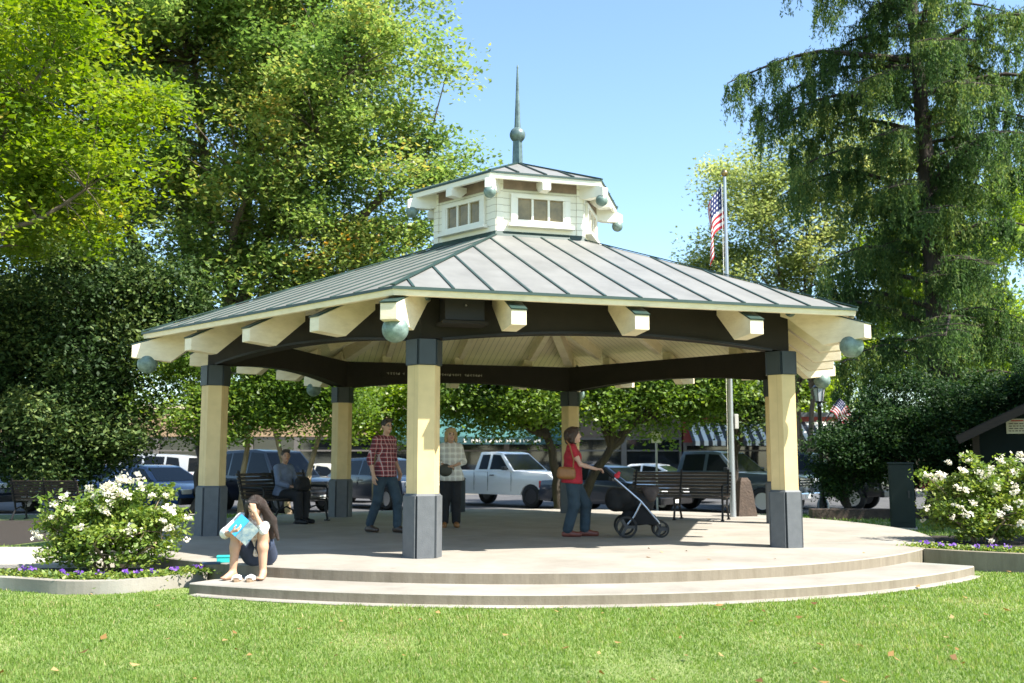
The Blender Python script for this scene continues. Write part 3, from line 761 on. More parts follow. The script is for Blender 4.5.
Gt = GZL - .03
tree('oak_tree', 'huge oak with yellow tinged leaves rising behind the left half of the gazebo', 'tree', (-9.0, 29.5, Gt),
     [(-.5, -1, 13.2, 6.2, 5.5, 5.2), (3.8, -1.5, 12.2, 3.7, 4, 3.3), (5.0, -1, 8.3, 2.7, 2.4, 1.6), (2.6, -1.5, 7.2, 2.6, 2, 1.5), (-5.5, 0, 12, 5, 5, 5.0), (1.3, 0, 8.3, 3.8, 3.8, 1.9), (2.3, -1, 6.5, 2.9, 2.2, 1.4), (6.4, -1.5, 9.8, 2.3, 3, 2.0), (1.8, -1, 16.0, 5.0, 4.5, 3.6), (-3, 0, 17.5, 6, 5, 3.4), (4.3, -1, 6.6, 2.8, 3, 1.7), (1.6, -2.6, 8.6, 3.6, 2, 2.4), (-4.2, -1.5, 7.6, 2.6, 2.6, 1.7)],
     330000, .155, L_oak, M_bark, 11, trunk_r=.40, trunk_top=3.6, clumps=620, spread=.46, shell=.5, up=1.1, clump_tint=.45)
tree('maple_tree', 'bright lime green broadleaf crown reaching in at the upper left edge', 'tree', (-12.2, 20.5, Gt),
     [(1.0, 0, 7.6, 3.6, 3.4, 2.5), (2.4, -.5, 9.6, 2.6, 2.8, 1.8), (.2, 0, 11.0, 3.2, 3, 2.2), (3.4, -.5, 7.0, 1.8, 2, 1.2)],
     40000, .15, L_maple, M_bark, 5, trunk_r=.15, trunk_top=4.6, clumps=150, spread=.36, up=1.2, clump_tint=.5)
tree('evergreen_tree', 'dense evergreen with shade-dark leaf colour and crown nearly to the ground at the left edge', 'tree', (-11.4, 25.6, Gt),
     [(-1.8, 0, 3.2, 2.5, 2.2, 1.9), (.3, 0, 2.6, 1.7, 1.9, 1.7), (.2, 0, 5.2, 3.2, 2.4, 1.9), (2.2, .3, 4.5, 1.5, 1.7, 1.2), (-3.2, 0, 5.6, 2.4, 2.2, 2.0), (.0, -.6, 2.0, 2.6, 1.6, 1.3), (.9, -.3, 3.2, 1.0, 1.0, .9)],
     150000, .125, L_dark, M_darkbark, 8, trunk_r=.24, trunk_top=1.5, clumps=260, spread=.42, shell=.45, clump_tint=.6)
tree('crape_myrtle', 'small tree with a thin twisted trunk beside the left gazebo column', 'tree', (-6.65, 24.6, Gt),
     [(-.4, 0, 2.75, 1.3, 1.2, .95), (.8, .2, 3.0, 1.1, 1.1, .95), (-1.3, .2, 3.0, 1.3, 1.2, 1.1), (-.3, .4, 4.0, 1.8, 1.2, .9)],
     24000, .11, L_mid, M_bark2, 21, trunk_r=.10, trunk_top=2.1, lean=(.15, 0), clumps=55, spread=.33, up=.6)
tree('crape_myrtle', 'small tree with pale forked trunk rising behind the seated man', 'tree', (-5.25, 24.4, Gt),
     [(-.4, 0, 2.9, 1.2, 1.2, .95), (.9, .1, 2.75, 1.0, 1.1, .85), (.3, .2, 3.8, 1.5, 1.3, .9)],
     24000, .11, L_mid, M_bark2, 22, trunk_r=.13, trunk_top=2.3, clumps=60, spread=.33, stems=2, up=.6)
tree('sunlit_tree', 'low bright yellow green tree seen between the back columns above the man in plaid', 'tree', (-3.7, 27.0, Gt),
     [(0, 0, 2.7, 1.1, 1, 1.0), (.8, 0, 3.3, 1.2, 1, .8), (-.9, 0, 3.6, 1.1, 1, 1.0)],
     13000, .12, L_bright, M_bark2, 23, trunk_r=.09, trunk_top=1.9, clumps=45, spread=.36)
tree('ash_tree', 'leafy tree over the white pickup truck with a trunk leaning beside the far column', 'tree', (1.25, 25.3, Gt),
     [(-1.6, 0, 3.2, 1.6, 1.6, .95), (-.5, 0, 2.9, 1.2, 1.5, .8), (-.9, .4, 4.2, 2.2, 1.6, 1.1), (-2.3, .2, 2.75, .9, 1, .6)],
     36000, .12, L_mid, M_darkbark, 24, trunk_r=.17, trunk_top=2.0, lean=(-.35, 0), clumps=90, spread=.36)
tree('shade_tree', 'broad dark green tree with a slanted trunk behind the woman pushing the stroller', 'tree', (1.75, 25.9, Gt),
     [(1.5, 0, 2.9, 1.3, 1.5, .85), (2.9, 0, 3.1, 1.4, 1.5, .75), (.6, .3, 2.95, 1.2, 1.2, .65), (1.0, 0, 3.9, 1.8, 1.5, 1.0), (3.6, .3, 3.8, 1.8, 1.6, 1.1)],
     38000, .12, L_mid, M_darkbark, 25, trunk_r=.18, trunk_top=1.75, lean=(.8, 0), clumps=95, spread=.36)
tree('young_conifer', 'dark drooping tree behind the flagpole', 'tree', (5.9, 26.6, Gt),
     [(0, 0, 3.3, 1.2, 1, .75), (.2, 0, 4.2, 1.3, 1.1, 1.1), (-.2, 0, 5.2, 1.0, .9, 1.0)],
     20000, .13, L_dark, M_darkbark, 26, trunk_r=.14, trunk_top=1.6, clumps=55, spread=.38, hang=1.0)
tree('loose_tree', 'tall pale yellow green tree with airy crown behind the flag', 'tree', (13.4, 46, -.35),
     [(-2.0, 0, 14.3, 2.3, 3, 2.8), (.5, 0, 12.5, 3.0, 3, 3), (2.5, 0, 15.5, 3.4, 3, 3.0), (-1.8, 0, 10.3, 2.6, 3, 2.4), (5, 0, 12.5, 3, 3, 3.5), (-4.0, 0, 10.2, 1.6, 2, 2.2), (1, 0, 7.6, 4, 3, 2.2)],
     62000, .20, L_pale, M_bark, 31, trunk_r=.32, trunk_top=4.5, clumps=300, spread=.50, stems=3, hang=.6, up=1.0, clump_tint=.5)
tree('yellowing_tree', 'golden green tree glowing behind the right side of the tall cypress', 'tree', (18.8, 43, -.35),
     [(0, 0, 9.6, 3.4, 3, 3), (1.5, 0, 6.6, 3.4, 3, 2.4), (-2.6, 0, 6.4, 2.4, 2, 2), (3, 0, 12, 3, 3, 2.5)],
     42000, .2, L_bright, M_bark, 32, trunk_r=.3, trunk_top=4, clumps=110, spread=.6)
for i, (x, y, z, r, l, lab) in enumerate([
        (-16, 62, 5.5, 4.2, L_mid, 'green treetop beyond the storefronts at far left'), (-7.5, 64, 5.6, 3.6, L_bright, 'sunny treetop beyond the storefronts behind the man in plaid'),
        (3, 63, 5.6, 4.6, L_mid, 'leafy treetop behind the storefront roof above the white pickup'), (10.5, 60, 6.0, 4.4, L_mid, 'green treetop behind the striped awning'), (15.6, 56, 5.0, 3.2, L_bright, 'pale lime treetop to the right of the striped awning'),
        (-26, 55, 7, 5.5, L_oak, 'large treetop beyond the street past the left edge'), (28, 52, 7, 6, L_oak, 'large treetop beyond the street past the right edge')]):
    tree('background_tree', lab, 'tree', (x, y, -.4), [(0, 0, z, r, r * .8, r * .62), (r * .4, 0, z + r * .45, r * .7, r * .6, r * .45)], 15000, .24, l, M_bark, 40 + i, trunk_r=.25, trunk_top=2.6, clumps=70, spread=.62)

def cypress():
    rng = np.random.default_rng(77); rd = random.Random(77)
    root = empty('cypress_tree', (13.1, 30.2, Gt), 0, 'tall weeping bald cypress with long drooping branches towering at the right', 'tree')
    tb = MB(); tk = [(0, 0, -.1), (.05, 0, 1), (.05, 0, 3.5), (-.05, 0, 7), (-.15, 0, 11), (-.3, 0, 15), (-.4, 0, 20)]
    tb.tube(tk, [.62, .46, .38, .32, .25, .17, .06], 12)
    # fluted foot
    for a in range(7): tb.tube([(.55 * math.cos(a * .9), .55 * math.sin(a * .9), -.1), (.33 * math.cos(a * .9), .33 * math.sin(a * .9), .8), (.22 * math.cos(a * .9), .22 * math.sin(a * .9), 2.2)], [.17, .12, .05], 6)
    fixed = [(9.6, PI, 4.6), (10.2, .12, 4.2), (7.6, PI + .15, 3.9), (12.6, PI - .1, 5.0), (11.6, -.25, 4.0), (5.0, .0, 4.5), (13.6, 0.3, 4), (14.0, PI + .1, 6.2), (6.0, PI - .3, 4.4)]
    z = 3.6; br = list(fixed)
    while z < 19.3:
        br.append((z, (len(br) * 2.39996 + rd.uniform(-.4, .4)) % (2 * PI), rd.choice([1.6, 2.6, 3.4, 4.4, 5.2]) * rd.uniform(.9, 1.08) * (1 - max(0, z - 15) * .07))); z += rd.uniform(.10, .32)
    P = []
    for z, a, ln in br:
        d = Vector((math.cos(a), math.sin(a), 0)); s = Vector((-d.y, d.x, 0))
        rise = rd.uniform(.3, 1.0); x0 = -.02 * z
        pts = []
        for i in range(9):
            t = i / 8
            pts.append(Vector((x0, 0, z)) + d * ln * t + Vector((0, 0, rise * math.sin(min(t * 1.5, 1) * PI / 2) - 1.5 * max(0, t - .45) ** 1.4 * ln / 3)) + s * .25 * math.sin(t * 3 + a * 3))
        tb.tube(pts, [.085 * (1 - .85 * i / 8) * (ln / 4.5) for i in range(9)], 6, cap=False)
        m = int(12 * ln)
        for q in range(m):
            t = rd.uniform(.06, 1) ** .9; i = min(7, int(t * 8)); f = t * 8 - i
            b = pts[i] * (1 - f) + pts[i + 1] * f
            off = rd.uniform(-1, 1) * (.25 + .75 * t) * 1.1
            e = b + s * off + Vector((0, 0, -.12 * abs(off)))
            if abs(off) > .3: tb.tube([b, (b + e) / 2 + Vector((0, 0, .05)), e], [.014, .01, .006], 4, cap=False)
            for st_ in range(4):
                u = rd.uniform(.3, 1); p0 = b * (1 - u) + e * u
                L_ = rd.choice([.35, .6, .9, 1.5]) * rd.uniform(.7, 1.2) * (.5 + .5 * t)
                k = int(28 * L_) + 4
                tt = rng.uniform(0, 1, k)
                sw = rng.normal(size=(1, 3)) * [.12, .12, 0]
                X = np.array(p0)[None, :] + np.stack([0 * tt, 0 * tt, -L_ * tt], 1) + sw * tt[:, None] + rng.normal(size=(k, 3)) * [.045, .045, .05]
                P.append(X)
    C = np.concatenate(P); 
    tb.build('trunk', M_darkbark, root, smooth=True)
    n = len(C); tint = np.clip(rng.uniform(0, 1, n) * .6 + .4 * (.5 + .5 * np.sin(C[:, 0] * 2.1 + 1) * np.sin(C[:, 2] * 1.7) ), 0, 1)
    leaf_object('crown', rng, C, .135, L_cyp, root, tint, up=-.6, hang=2.4, aspect=.26)
cypress()

# an out-of-frame street tree on the right whose shade falls on the kiosk and the hedge
tree('shade_oak', 'big oak standing just outside the right edge shading the kiosk', 'tree', (15.9, 15.9, Gt),
     [(-1.7, 2.6, 6.6, 2.9, 2.9, 1.7), (1.4, .5, 6.6, 3, 3, 2), (-1.4, -2.4, 6.2, 2.6, 2.2, 1.5), (.6, 3.4, 8.4, 3.2, 3, 1.8), (-.6, 4.6, 6.4, 2.6, 2, 1.5)], 42000, .19, L_oak, M_bark, 91, trunk_r=.35, trunk_top=3.4, clumps=110, spread=.6)

hedge = [((8.6, 25.8), [(.1, 0, 1.5, .85, 1, .9), (.8, 0, 1.9, .8, .9, .95)], 'leftmost shrub of the dark hedge beside the lamp post'),
         ((10.2, 25.6), [(0, 0, 1.8, 1.2, 1.1, 1.3), (0, 0, 2.7, 1.1, 1, .8)], 'tall dark shrub of the hedge behind the green utility box'),
         ((12.0, 25.4), [(0, 0, 1.8, 1.3, 1.1, 1.4), (.2, 0, 2.9, 1.2, 1, .8)], 'dark hedge shrub rising behind the roof slope of the kiosk'),
         ((13.9, 24.6), [(-.2, 0, 2.2, 1.4, 1.2, 1.6), (-.4, 0, 3.3, 1.2, 1, .9)], 'dark shrub at the right edge above the kiosk roof')]
for i, ((x, y), bl_, lab) in enumerate(hedge):
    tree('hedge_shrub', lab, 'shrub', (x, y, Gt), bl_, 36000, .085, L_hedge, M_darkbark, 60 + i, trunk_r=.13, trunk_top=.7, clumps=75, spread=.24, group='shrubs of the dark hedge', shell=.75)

# white roses: many thin stems, leaf clumps, and every blossom cluster a part
def rose(name, label, loc, blobs, nl, seed, nb, camdir, leafm, bsize=.045, top_bias=.2):
    root = tree(name, label, 'rose bush', loc, blobs, nl, .062, leafm, M_bark2, seed, trunk_r=.05, trunk_top=.35, clumps=130, spread=.085, stems=5, up=.5, shell=.5, aspect=.62)
    rng = np.random.default_rng(seed + 5); protos = []
    for q in range(5):
        C = rng.normal(size=(26, 3)) * [.030, .030, .022]
        o = leaf_object('blossom', rng, C, bsize, L_pet, root, up=.4, aspect=.85); protos.append(o)
    k = 0
    while k < nb:
        b = blobs[rng.integers(len(blobs))]
        d = rng.normal(size=3) + np.array(camdir); d[2] += top_bias; d /= np.linalg.norm(d)
        p = np.array(b[:3]) + d * np.array(b[3:]) * rng.uniform(.92, 1.12)
        if any((((p - np.array(c[:3])) / np.array(c[3:])) ** 2).sum() < .75 for c in blobs): continue
        o = protos[k] if k < 5 else protos[k % 5].copy()
        if k >= 5: col.objects.link(o); o.parent = root
        o.location = p; o.rotation_euler = (rng.uniform(-.6, .6), rng.uniform(-.6, .6), rng.uniform(0, 6)); s = rng.uniform(.6, 1.25); o.scale = (s, s, s * .9)
        k += 1
rose('rose_bush', 'sunlit white flowering rose bush in the left planter in front of a column', (-4.72, 11.95, -.135),
     [(-.30, 0, .55, .50, .45, .42), (.25, .05, .68, .48, .45, .42), (-.02, -.05, .40, .62, .5, .36), (.55, 0, .46, .36, .36, .36), (-.55, -.05, .40, .34, .35, .32), (.1, 0, .86, .30, .3, .28)], 13500, 70, 34, (.2, -.8, .5), L_rose, top_bias=.75)
rose('rose_bush', 'half shaded white flowering rose bush in the right planter before the kiosk', (6.9, 14.75, -.03),
     [(-.42, 0, .60, .56, .5, .52), (.3, .1, .62, .55, .5, .48), (1.0, .1, .50, .5, .5, .45), (-.05, 0, .98, .46, .4, .36), (.6, .1, .9, .5, .4, .36), (.0, -.2, .34, .8, .5, .3)], 15000, 74, 52, (-.2, -.9, .3), L_rose, top_bias=.3)

# pansies at the foot of the roses: little clumps
M_pgreen = L_mid
def pansy(x, y, z, seed, label, group):
    rng = np.random.default_rng(seed); r = empty('pansy', (x, y, z), 0, label, 'flower', group)
    leaf_object('leaves', rng, rng.normal(size=(60, 3)) * [.08, .06, .02] + [0, 0, .04], .05, M_pgreen, r, up=1, aspect=.6)
    leaf_object('petals', rng, rng.normal(size=(8, 3)) * [.030, .025, .012] + [0, -.02, .08], .042, L_vio, r, up=.3, aspect=.9, outward=np.array([0, -1.2, 0]))
rd = random.Random(5)
for i in range(13):
    t = .30 + .68 * (i + rd.uniform(-.4, .4)) / 13; p = LK[int(t * (len(LK) - 1))]
    pansy(p.x + rd.uniform(-.05, .05), p.y + .30 + rd.uniform(0, .14), -.13, 200 + i, 'small clump of violet pansies along the kerb under the left rose bush', 'pansies in the left planter')
for i in range(8):
    p = RK[min(len(RK) - 1, 1 + int(i * 1.9))]
    pansy(p.x + .1 + rd.uniform(-.05, .05), p.y + .35 + rd.uniform(0, .2), -.03, 240 + i, 'small clump of violet pansies along the kerb under the right rose bush', 'pansies in the right planter')
for nm, seed, c in (('groundcover', 301, np.array([[p.x, p.y + .36, -.10] for p in LK[4:]])), ('groundcover', 302, np.array([[p.x + .1, p.y + .45, 0.0] for p in RK]))):
    rng = np.random.default_rng(seed); X = np.repeat(c, 130, 0) + rng.normal(size=(len(c) * 130, 3)) * [.14, .10, .022]
    tag(leaf_object(nm, rng, X, .045, L_rose, None, up=.8), kind='stuff')

# ------------------------------------------------------------------ vehicles
M_tyre = mat('tyre_rubber', (.016, .016, .016), .75)
M_rim = mat('alloy_rim', (.5, .5, .52), .3, metal=.9)
M_rimd = mat('dark_steel_rim', (.05, .05, .055), .4, metal=.6)
M_cglass = mat('car_glass', (.008, .010, .012), .08, spec=.22)
M_chrome = mat('chrome', (.75, .76, .78), .12, metal=1)
M_trim = mat('black_plastic', (.018, .018, .02), .5)
M_lamp = mat('headlight_lens', (.75, .78, .8), .08, spec=.9, coat=1)
M_tail = mat('tail_light_red', (.45, .012, .012), .15, coat=1)
M_plate = mat('licence_plate', (.75, .75, .72), .5)
def paint(n, c): return mat(n, c, .28, coat=.6, spec=.4)
WH = {}
def wheel_meshes(r, w, rimm):
    k = (r, w, rimm.name)
    if k in WH: return WH[k]
    M = Matrix.Rotation(PI / 2, 4, 'X')
    t = MB().lathe([(r * .62, -w / 2), (r * .9, -w / 2), (r, -w * .36), (r, w * .36), (r * .9, w / 2), (r * .62, w / 2), (r * .62, -w / 2)], 28, M, cap=False)
    q = MB().lathe([(r * .60, -w * .40), (r * .63, -w * .44), (r * .63, w * .44), (r * .60, w * .40), (r * .56, w * .25), (r * .14, w * .22), (r * .1, w * .30)], 28, M)
    q.lathe([(r * .60, w * .40), (r * .56, -w * .30), (r * .14, -w * .28), (r * .1, -w * .36)][::-1], 28, M)
    for i in range(5):
        for s in (-1, 1):
            a = i * 2 * PI / 5; R_ = Matrix.Rotation(a, 4, 'Y')
            q.box(r * .1, r * .6, s * w * .34 - .014, s * w * .34 + .014, -.055 * r / .35, .055 * r / .35, R_)
    WH[k] = (t, q); return WH[k]

def car(name, label, loc, rz, S, pm, rimm=None, group='vehicles parked along the street'):
    """S: lower outline, cabin outline (x, z), half width, wheels, side windows"""
    rimm = rimm or M_rim
    root = empty(name, loc, rz, label, S.get('cat', 'car'), group)
    w = S['w']; zb = S['belt']; top = max(z for _, z in S['cabin']); ins = S.get('inset', .22)
    r = S['r']
    lower = []
    for p in S['lower']:
        if p[0] == 'arch':
            cx = p[1]; n = 10
            for i in range(n + 1):
                a = PI * i / n; lower.append((cx - (r + .055) * math.cos(a), max(r - .06 + (r + .055) * math.sin(a), S['sill'])))
        else: lower.append(p)
    lo = MB(); lo.prism(lower, -w, w)
    # shoulder: side walls lean in towards sill and belt
    lo.v = [(x, y * (1 - .055 * ((z - .62) / .5) ** 2), z) for x, y, z in lo.v]
    bo = lo.build('body', pm, root, smooth=True, bevel=.035)
    fy = lambda z: (w - .05) - ins * max(0, (z - zb)) / (top - zb)
    cb = S['cabin']; k = len(cb); c = MB()
    c.add([(x, -fy(z), z) for x, z in cb] + [(x, fy(z), z) for x, z in cb], [tuple(range(k)), tuple(range(2 * k - 1, k - 1, -1))] + [(i, i + k, (i + 1) % k + k, (i + 1) % k) for i in range(k)])
    c.build('cabin', pm, root, smooth=True, bevel=.03)
    for wn in S['win']:
        for s in (-1, 1):
            n = len(wn); m = MB()
            a = [(x, s * (fy(z) + .006), z) for x, z in wn]; b = [(x, s * (fy(z) - .02), z) for x, z in wn]
            m.add(a + b, [tuple(range(n)), tuple(range(2 * n - 1, n - 1, -1))] + [(i, (i + 1) % n, (i + 1) % n + n, i + n) for i in range(n)])
            m.build('side_window', M_cglass, root)
    for (nm, a, b) in (('windshield', S['ws'][0], S['ws'][1]), ('rear_window', S['rw'][0], S['rw'][1])):
        A = Vector((a[0], 0, a[1])); B = Vector((b[0], 0, b[1])); d = B - A; nrm = Vector((d.z, 0, -d.x)).normalized()
        if (nm == 'windshield') != (nrm.x > 0): nrm = -nrm
        A, B = A + d * .08, A + d * .93
        m = MB()
        for o in (.007, -.02):
            for P in (A, B):
                for s in (-1, 1): m.v.append(tuple(P + nrm * o + Vector((0, s * (fy(P.z) - .07), 0))))
        m.f = [(0, 1, 3, 2), (4, 6, 7, 5), (0, 4, 5, 1), (2, 3, 7, 6), (0, 2, 6, 4), (1, 5, 7, 3)]
        m.build(nm, M_cglass, root)
    xf = max(x for x, z in lower); xr = min(x for x, z in lower)
    zf, zt = S['lamp_z'], S['tail_z']
    for s in (-1, 1):
        MB().box(xf - .16, xf + .012, s * (w - .30) - .17, s * (w - .30) + .17, zf - .075, zf + .075).build('headlight', M_lamp, root, bevel=.03)
        MB().box(xr - .012, xr + .12, s * (w - .16) - .12, s * (w - .16) + .075, zt - .11, zt + .12).build('tail_light', M_tail, root, bevel=.02)
        mx, mz = S['mirror']; MB().box(mx - .07, mx + .07, s * (w + .02) - .02, s * (w + .02) + .15 * s if s > 0 else s * (w + .02) + .02, mz, mz + .13).build('mirror', S.get('mirm', M_trim), root, bevel=.03) if s > 0 else MB().box(mx - .07, mx + .07, -w - .18, -w, mz, mz + .13).build('mirror', S.get('mirm', M_trim), root, bevel=.03)
        for dx in S['doors'][0]: MB().box(dx - .09, dx + .09, s * w - .02, s * w + .022, zb - .15, zb - .115).build('door_handle', M_trim, root, bevel=.006)
        dl = MB()
        for dx in S['doors'][1]: dl.box(dx - .006, dx + .006, s * (w - .004) - .006, s * (w - .004) + .006, S['sill'] + .12, zb - .03)
        dl.build('door_gap', M_trim, root)
    g = MB().box(xf - .05, xf + .014, -w + .52, w - .52, zf - .14, zf + .10)
    go = g.build('grille', M_trim, root, bevel=.02)
    gb = MB()
    for i in range(3): gb.box(xf + .0145, xf + .022, -w + .55, w - .55, zf - .10 + i * .075, zf - .085 + i * .075)
    gb.build('grille_bar', M_chrome, go)
    MB().box(xf - .12, xf + .05, -w + .04, w - .04, S['sill'] + .02, S['sill'] + .22).build('front_bumper', S.get('bump', M_trim), root, bevel=.03)
    MB().box(xr - .05, xr + .12, -w + .04, w - .04, S['sill'] + .04, S['sill'] + .24).build('rear_bumper', S.get('bump', M_trim), root, bevel=.03)
    MB().box(xf + .052, xf + .058, -.16, .16, S['sill'] + .06, S['sill'] + .19).build('licence_plate', M_plate, root)
    t, q = wheel_meshes(r, .235, rimm); tm = qm = None
    for x in S['wh']:
        for s in (-1, 1):
            if tm is None:
                o = t.build('wheel', M_tyre, root, smooth=True); tm = o.data; p = q.build('rim', rimm, o, smooth=True); qm = p.data
            else:
                o = link('wheel', tm, root); p = link('rim', qm, o)
            o.location = (x, s * (w - .115), r)
    well = MB()
    for x in S['wh']: well.box(x - r - .02, x + r + .02, -w + .26, w - .26, S['sill'], r * 2 - .02)
    well.build('underbody', M_trim, root)
    if 'bed' in S:
        x0, x1 = S['bed']; MB().box(x0, x1, -w + .09, w - .09, zb - .02, zb + .004).build('bed_cover', M_trim, root)
    return root

def pickup(crew=False):
    cx = -.35 if crew else 0
    return dict(cat='pickup truck', w=.98, belt=1.20, sill=.42, r=.40, inset=.24,
      lower=[(-2.85, .62), (-2.83, 1.18), (-.78 + cx, 1.20), (1.18, 1.20), (2.45, 1.14), (2.72, 1.04), (2.78, .60), (2.66, .42), ('arch', 0)][:0] + [(2.72, .48), (2.78, .66), (2.74, 1.02), (2.5, 1.15), (1.15, 1.21), (-2.84, 1.21), (-2.86, .55), (-2.5, .50), ('arch', -1.72), (-1.2, .42), (1.4, .42), ('arch', 1.86)],
      cabin=[(1.08, 1.19), (.36, 1.82), (.1, 1.86), (-.62 + cx, 1.85), (-.74 + cx, 1.19)], win=[[(.84, 1.26), (.32, 1.75), (-.02, 1.77), (-.02, 1.26)], [(-.14, 1.26), (-.14, 1.77), (-.50 + cx, 1.76), (-.54 + cx, 1.26)]],
      ws=((1.08, 1.19), (.36, 1.82)), rw=((-.74 + cx, 1.19), (-.62 + cx, 1.85)), lamp_z=.98, tail_z=.95, mirror=(.78, 1.24), doors=([.12], [1.0, -.06, -.70 + cx]), wh=(-1.72, 1.86), bed=(-2.74, -.80 + cx))
def suv(h=1.72, blunt=False):
    return dict(cat='SUV', w=.93, belt=1.06, sill=.34, r=.36, inset=.22,
      lower=[(2.2, .40), (2.28, .62), (2.2, .92), (1.95, 1.02), (1.0, 1.08), (-2.18, 1.08), (-2.26, .6), (-2.2, .38), ('arch', -1.35), (-.9, .32), (.9, .32), ('arch', 1.38)],
      cabin=[(1.12, 1.05), (.35, h - .06), (-.1, h), (-1.5, h - .04), (-1.92 if not blunt else -2.1, h - .12), (-2.14, 1.05)],
      win=[[(.92, 1.10), (.33, h - .13), (-.25, h - .09), (-.25, 1.10)], [(-.34, 1.10), (-.34, h - .09), (-1.15, h - .12), (-1.15, 1.10)], [(-1.24, 1.10), (-1.24, h - .12), (-1.72, h - .17), (-1.86, 1.16)]],
      ws=((1.12, 1.05), (.35, h - .06)), rw=((-2.14, 1.05), (-1.92 if not blunt else -2.1, h - .12)), lamp_z=.84, tail_z=.92, mirror=(.78, 1.08), doors=([-.12, -1.05], [.95, -.295, -1.2]), wh=(-1.35, 1.38))
def sedan():
    return dict(cat='car', w=.89, belt=.94, sill=.26, r=.325, inset=.24,
      lower=[(2.25, .30), (2.33, .50), (2.24, .72), (1.9, .82), (.95, .95), (-1.45, .97), (-2.2, .93), (-2.3, .55), (-2.22, .30), ('arch', -1.38), (-.9, .24), (.9, .24), ('arch', 1.40)],
      cabin=[(1.15, .92), (.25, 1.38), (-.25, 1.44), (-.85, 1.41), (-1.78, .94)], win=[[(.85, .97), (.23, 1.31), (-.32, 1.36), (-.32, .97)], [(-.40, .97), (-.40, 1.36), (-.85, 1.33), (-1.30, 1.08), (-1.32, .97)]],
      ws=((1.15, .92), (.25, 1.38)), rw=((-1.78, .94), (-.85, 1.41)), lamp_z=.66, tail_z=.80, mirror=(.72, .95), doors=([-.15, -1.15], [.85, -.36]), wh=(-1.38, 1.40))
RZ_ = -.45
P_white = paint('white_paint', (.78, .79, .80)); P_silver = mat('silver_paint', (.55, .57, .58), .3, metal=.4, coat=.8)
P_blk = paint('black_paint', (.012, .013, .016)); P_navy = paint('navy_paint', (.014, .024, .045)); P_blue = paint('blue_paint', (.02, .07, .22)); P_vblue = paint('vivid_blue_paint', (.015, .10, .55)); P_grey = paint('slate_blue_paint', (.045, .062, .08)); P_beige = paint('pale_beige_paint', (.55, .53, .45))
car('pickup_truck', 'white extended cab pickup truck parked behind the blonde woman', (-.15, 35.0, RZ_), R(-41), pickup(), P_white, M_rimd)
s = suv(1.66); car('parked_suv', 'dark navy crossover parked behind the man in the plaid shirt', (-4.25, 33.6, RZ_), R(-48), s, P_navy)
s = suv(1.92, True); s['w'] = .98; car('parked_suv', 'big black sport utility with chrome nose parked behind the seated man', (-7.55, 31.9, RZ_), R(-38), s, P_blk)
car('parked_car', 'pale beige sedan showing only its windshield left of the back column', (-6.9, 38.8, RZ_), R(-30), sedan(), P_beige)
s = suv(1.82, True); s['cat'] = 'minivan'; car('minivan', 'silver minivan with red tail light behind the left gazebo column', (-14.9, 40.5, RZ_), R(176), s, P_silver)
car('parked_car', 'medium blue sedan parked behind the left rose bush', (-11.1, 31.4, RZ_), R(-36), sedan(), P_blue)
car('parked_car', 'vivid blue car parked behind the slatted bench at far left', (-14.0, 33.6, RZ_), R(-40), sedan(), P_vblue)
s = suv(1.70); car('parked_suv', 'black sport utility cut by the left edge of the frame', (-16.6, 31.3, RZ_), R(-30), s, P_navy)
car('parked_car', 'black coupe with sky on its roof parked behind the stroller', (3.15, 31.5, RZ_), R(-42), sedan(), P_navy)
car('parked_car', 'white sedan farther back between the black coupe and the dark crew cab truck', (5.6, 38.6, RZ_), R(-30), sedan(), P_white)
s = pickup(True); s['bump'] = M_chrome; car('pickup_truck', 'dark slate crew cab truck with chrome bumper behind the right bench', (6.55, 31.2, RZ_), R(-42), s, P_grey)
s = pickup(); car('pickup_truck', 'black pickup truck parked behind the right front column', (9.6, 33.2, RZ_), R(-33), s, P_blk)

# ------------------------------------------------------------------ storefronts across the street
M_tan = mat('tan_stucco', (.36, .25, .15), .85, c2=(.28, .19, .11), scale=2, bump=.3)
M_wood = line_mat('orange_brown_boards', (.34, .16, .06), (.14, .07, .03), 2, .22, .02)
M_brick = mat('red_paint_wall', (.28, .045, .035), .7, var=.25, scale=3)
M_store = glass_mat('shop_glass', (.012, .014, .016), .06)
M_frame = mat('shop_frame', (.12, .11, .10), .5)
M_teal = mat('teal_canvas', (.05, .16, .15), .8, c2=(.012, .05, .05), scale=2.2)
M_stripe = line_mat('striped_canvas', (.72, .70, .66), (.02, .02, .025), 0, .42, .21, bump=0, var=.05)
M_grayr = mat('grey_shingle', (.16, .17, .19), .9, var=.3, scale=9)
def shop(label, x0, x1, wall, h, z_glass=2.6, roofc=None, step=2.2, y=50.6):
    b = empty('storefront', ((x0 + x1) / 2, y, -.32), 0, label, 'building'); hw = (x1 - x0) / 2
    m = MB().box(-hw, hw, .35, 9, 0, h); m.box(-hw, hw, 0, .349, z_glass, h); m.box(-hw, hw, .05, .349, 0, .5)
    m.build('wall', wall, b)
    n = max(2, int(2 * hw / step)); 
    for i in range(n):
        a = -hw + 2 * hw * i / n; e = -hw + 2 * hw * (i + 1) / n
        m = MB(); m.box(a, a + .16, .02, .345, .5, z_glass); m.box(e - .10, e, .02, .345, .5, z_glass); m.box(a + .16, e - .1, .08, .345, z_glass - .16, z_glass - .001); m.box(a + .16, e - .1, .1, .345, 1.85, 1.93)
        f = m.build('window_frame', M_frame, b)
        MB().box(a + .16, e - .1, .2, .24, .5, z_glass - .16).build('pane', M_store, f)
    MB().box(-hw - .1, hw + .1, -.1, 9.1, h + .001, h + .22).build('parapet', roofc or M_cream, b)
    return b
shop('long tan stucco storefront with dark windows behind the left trees', -30, -6.2, M_tan, 4.0)
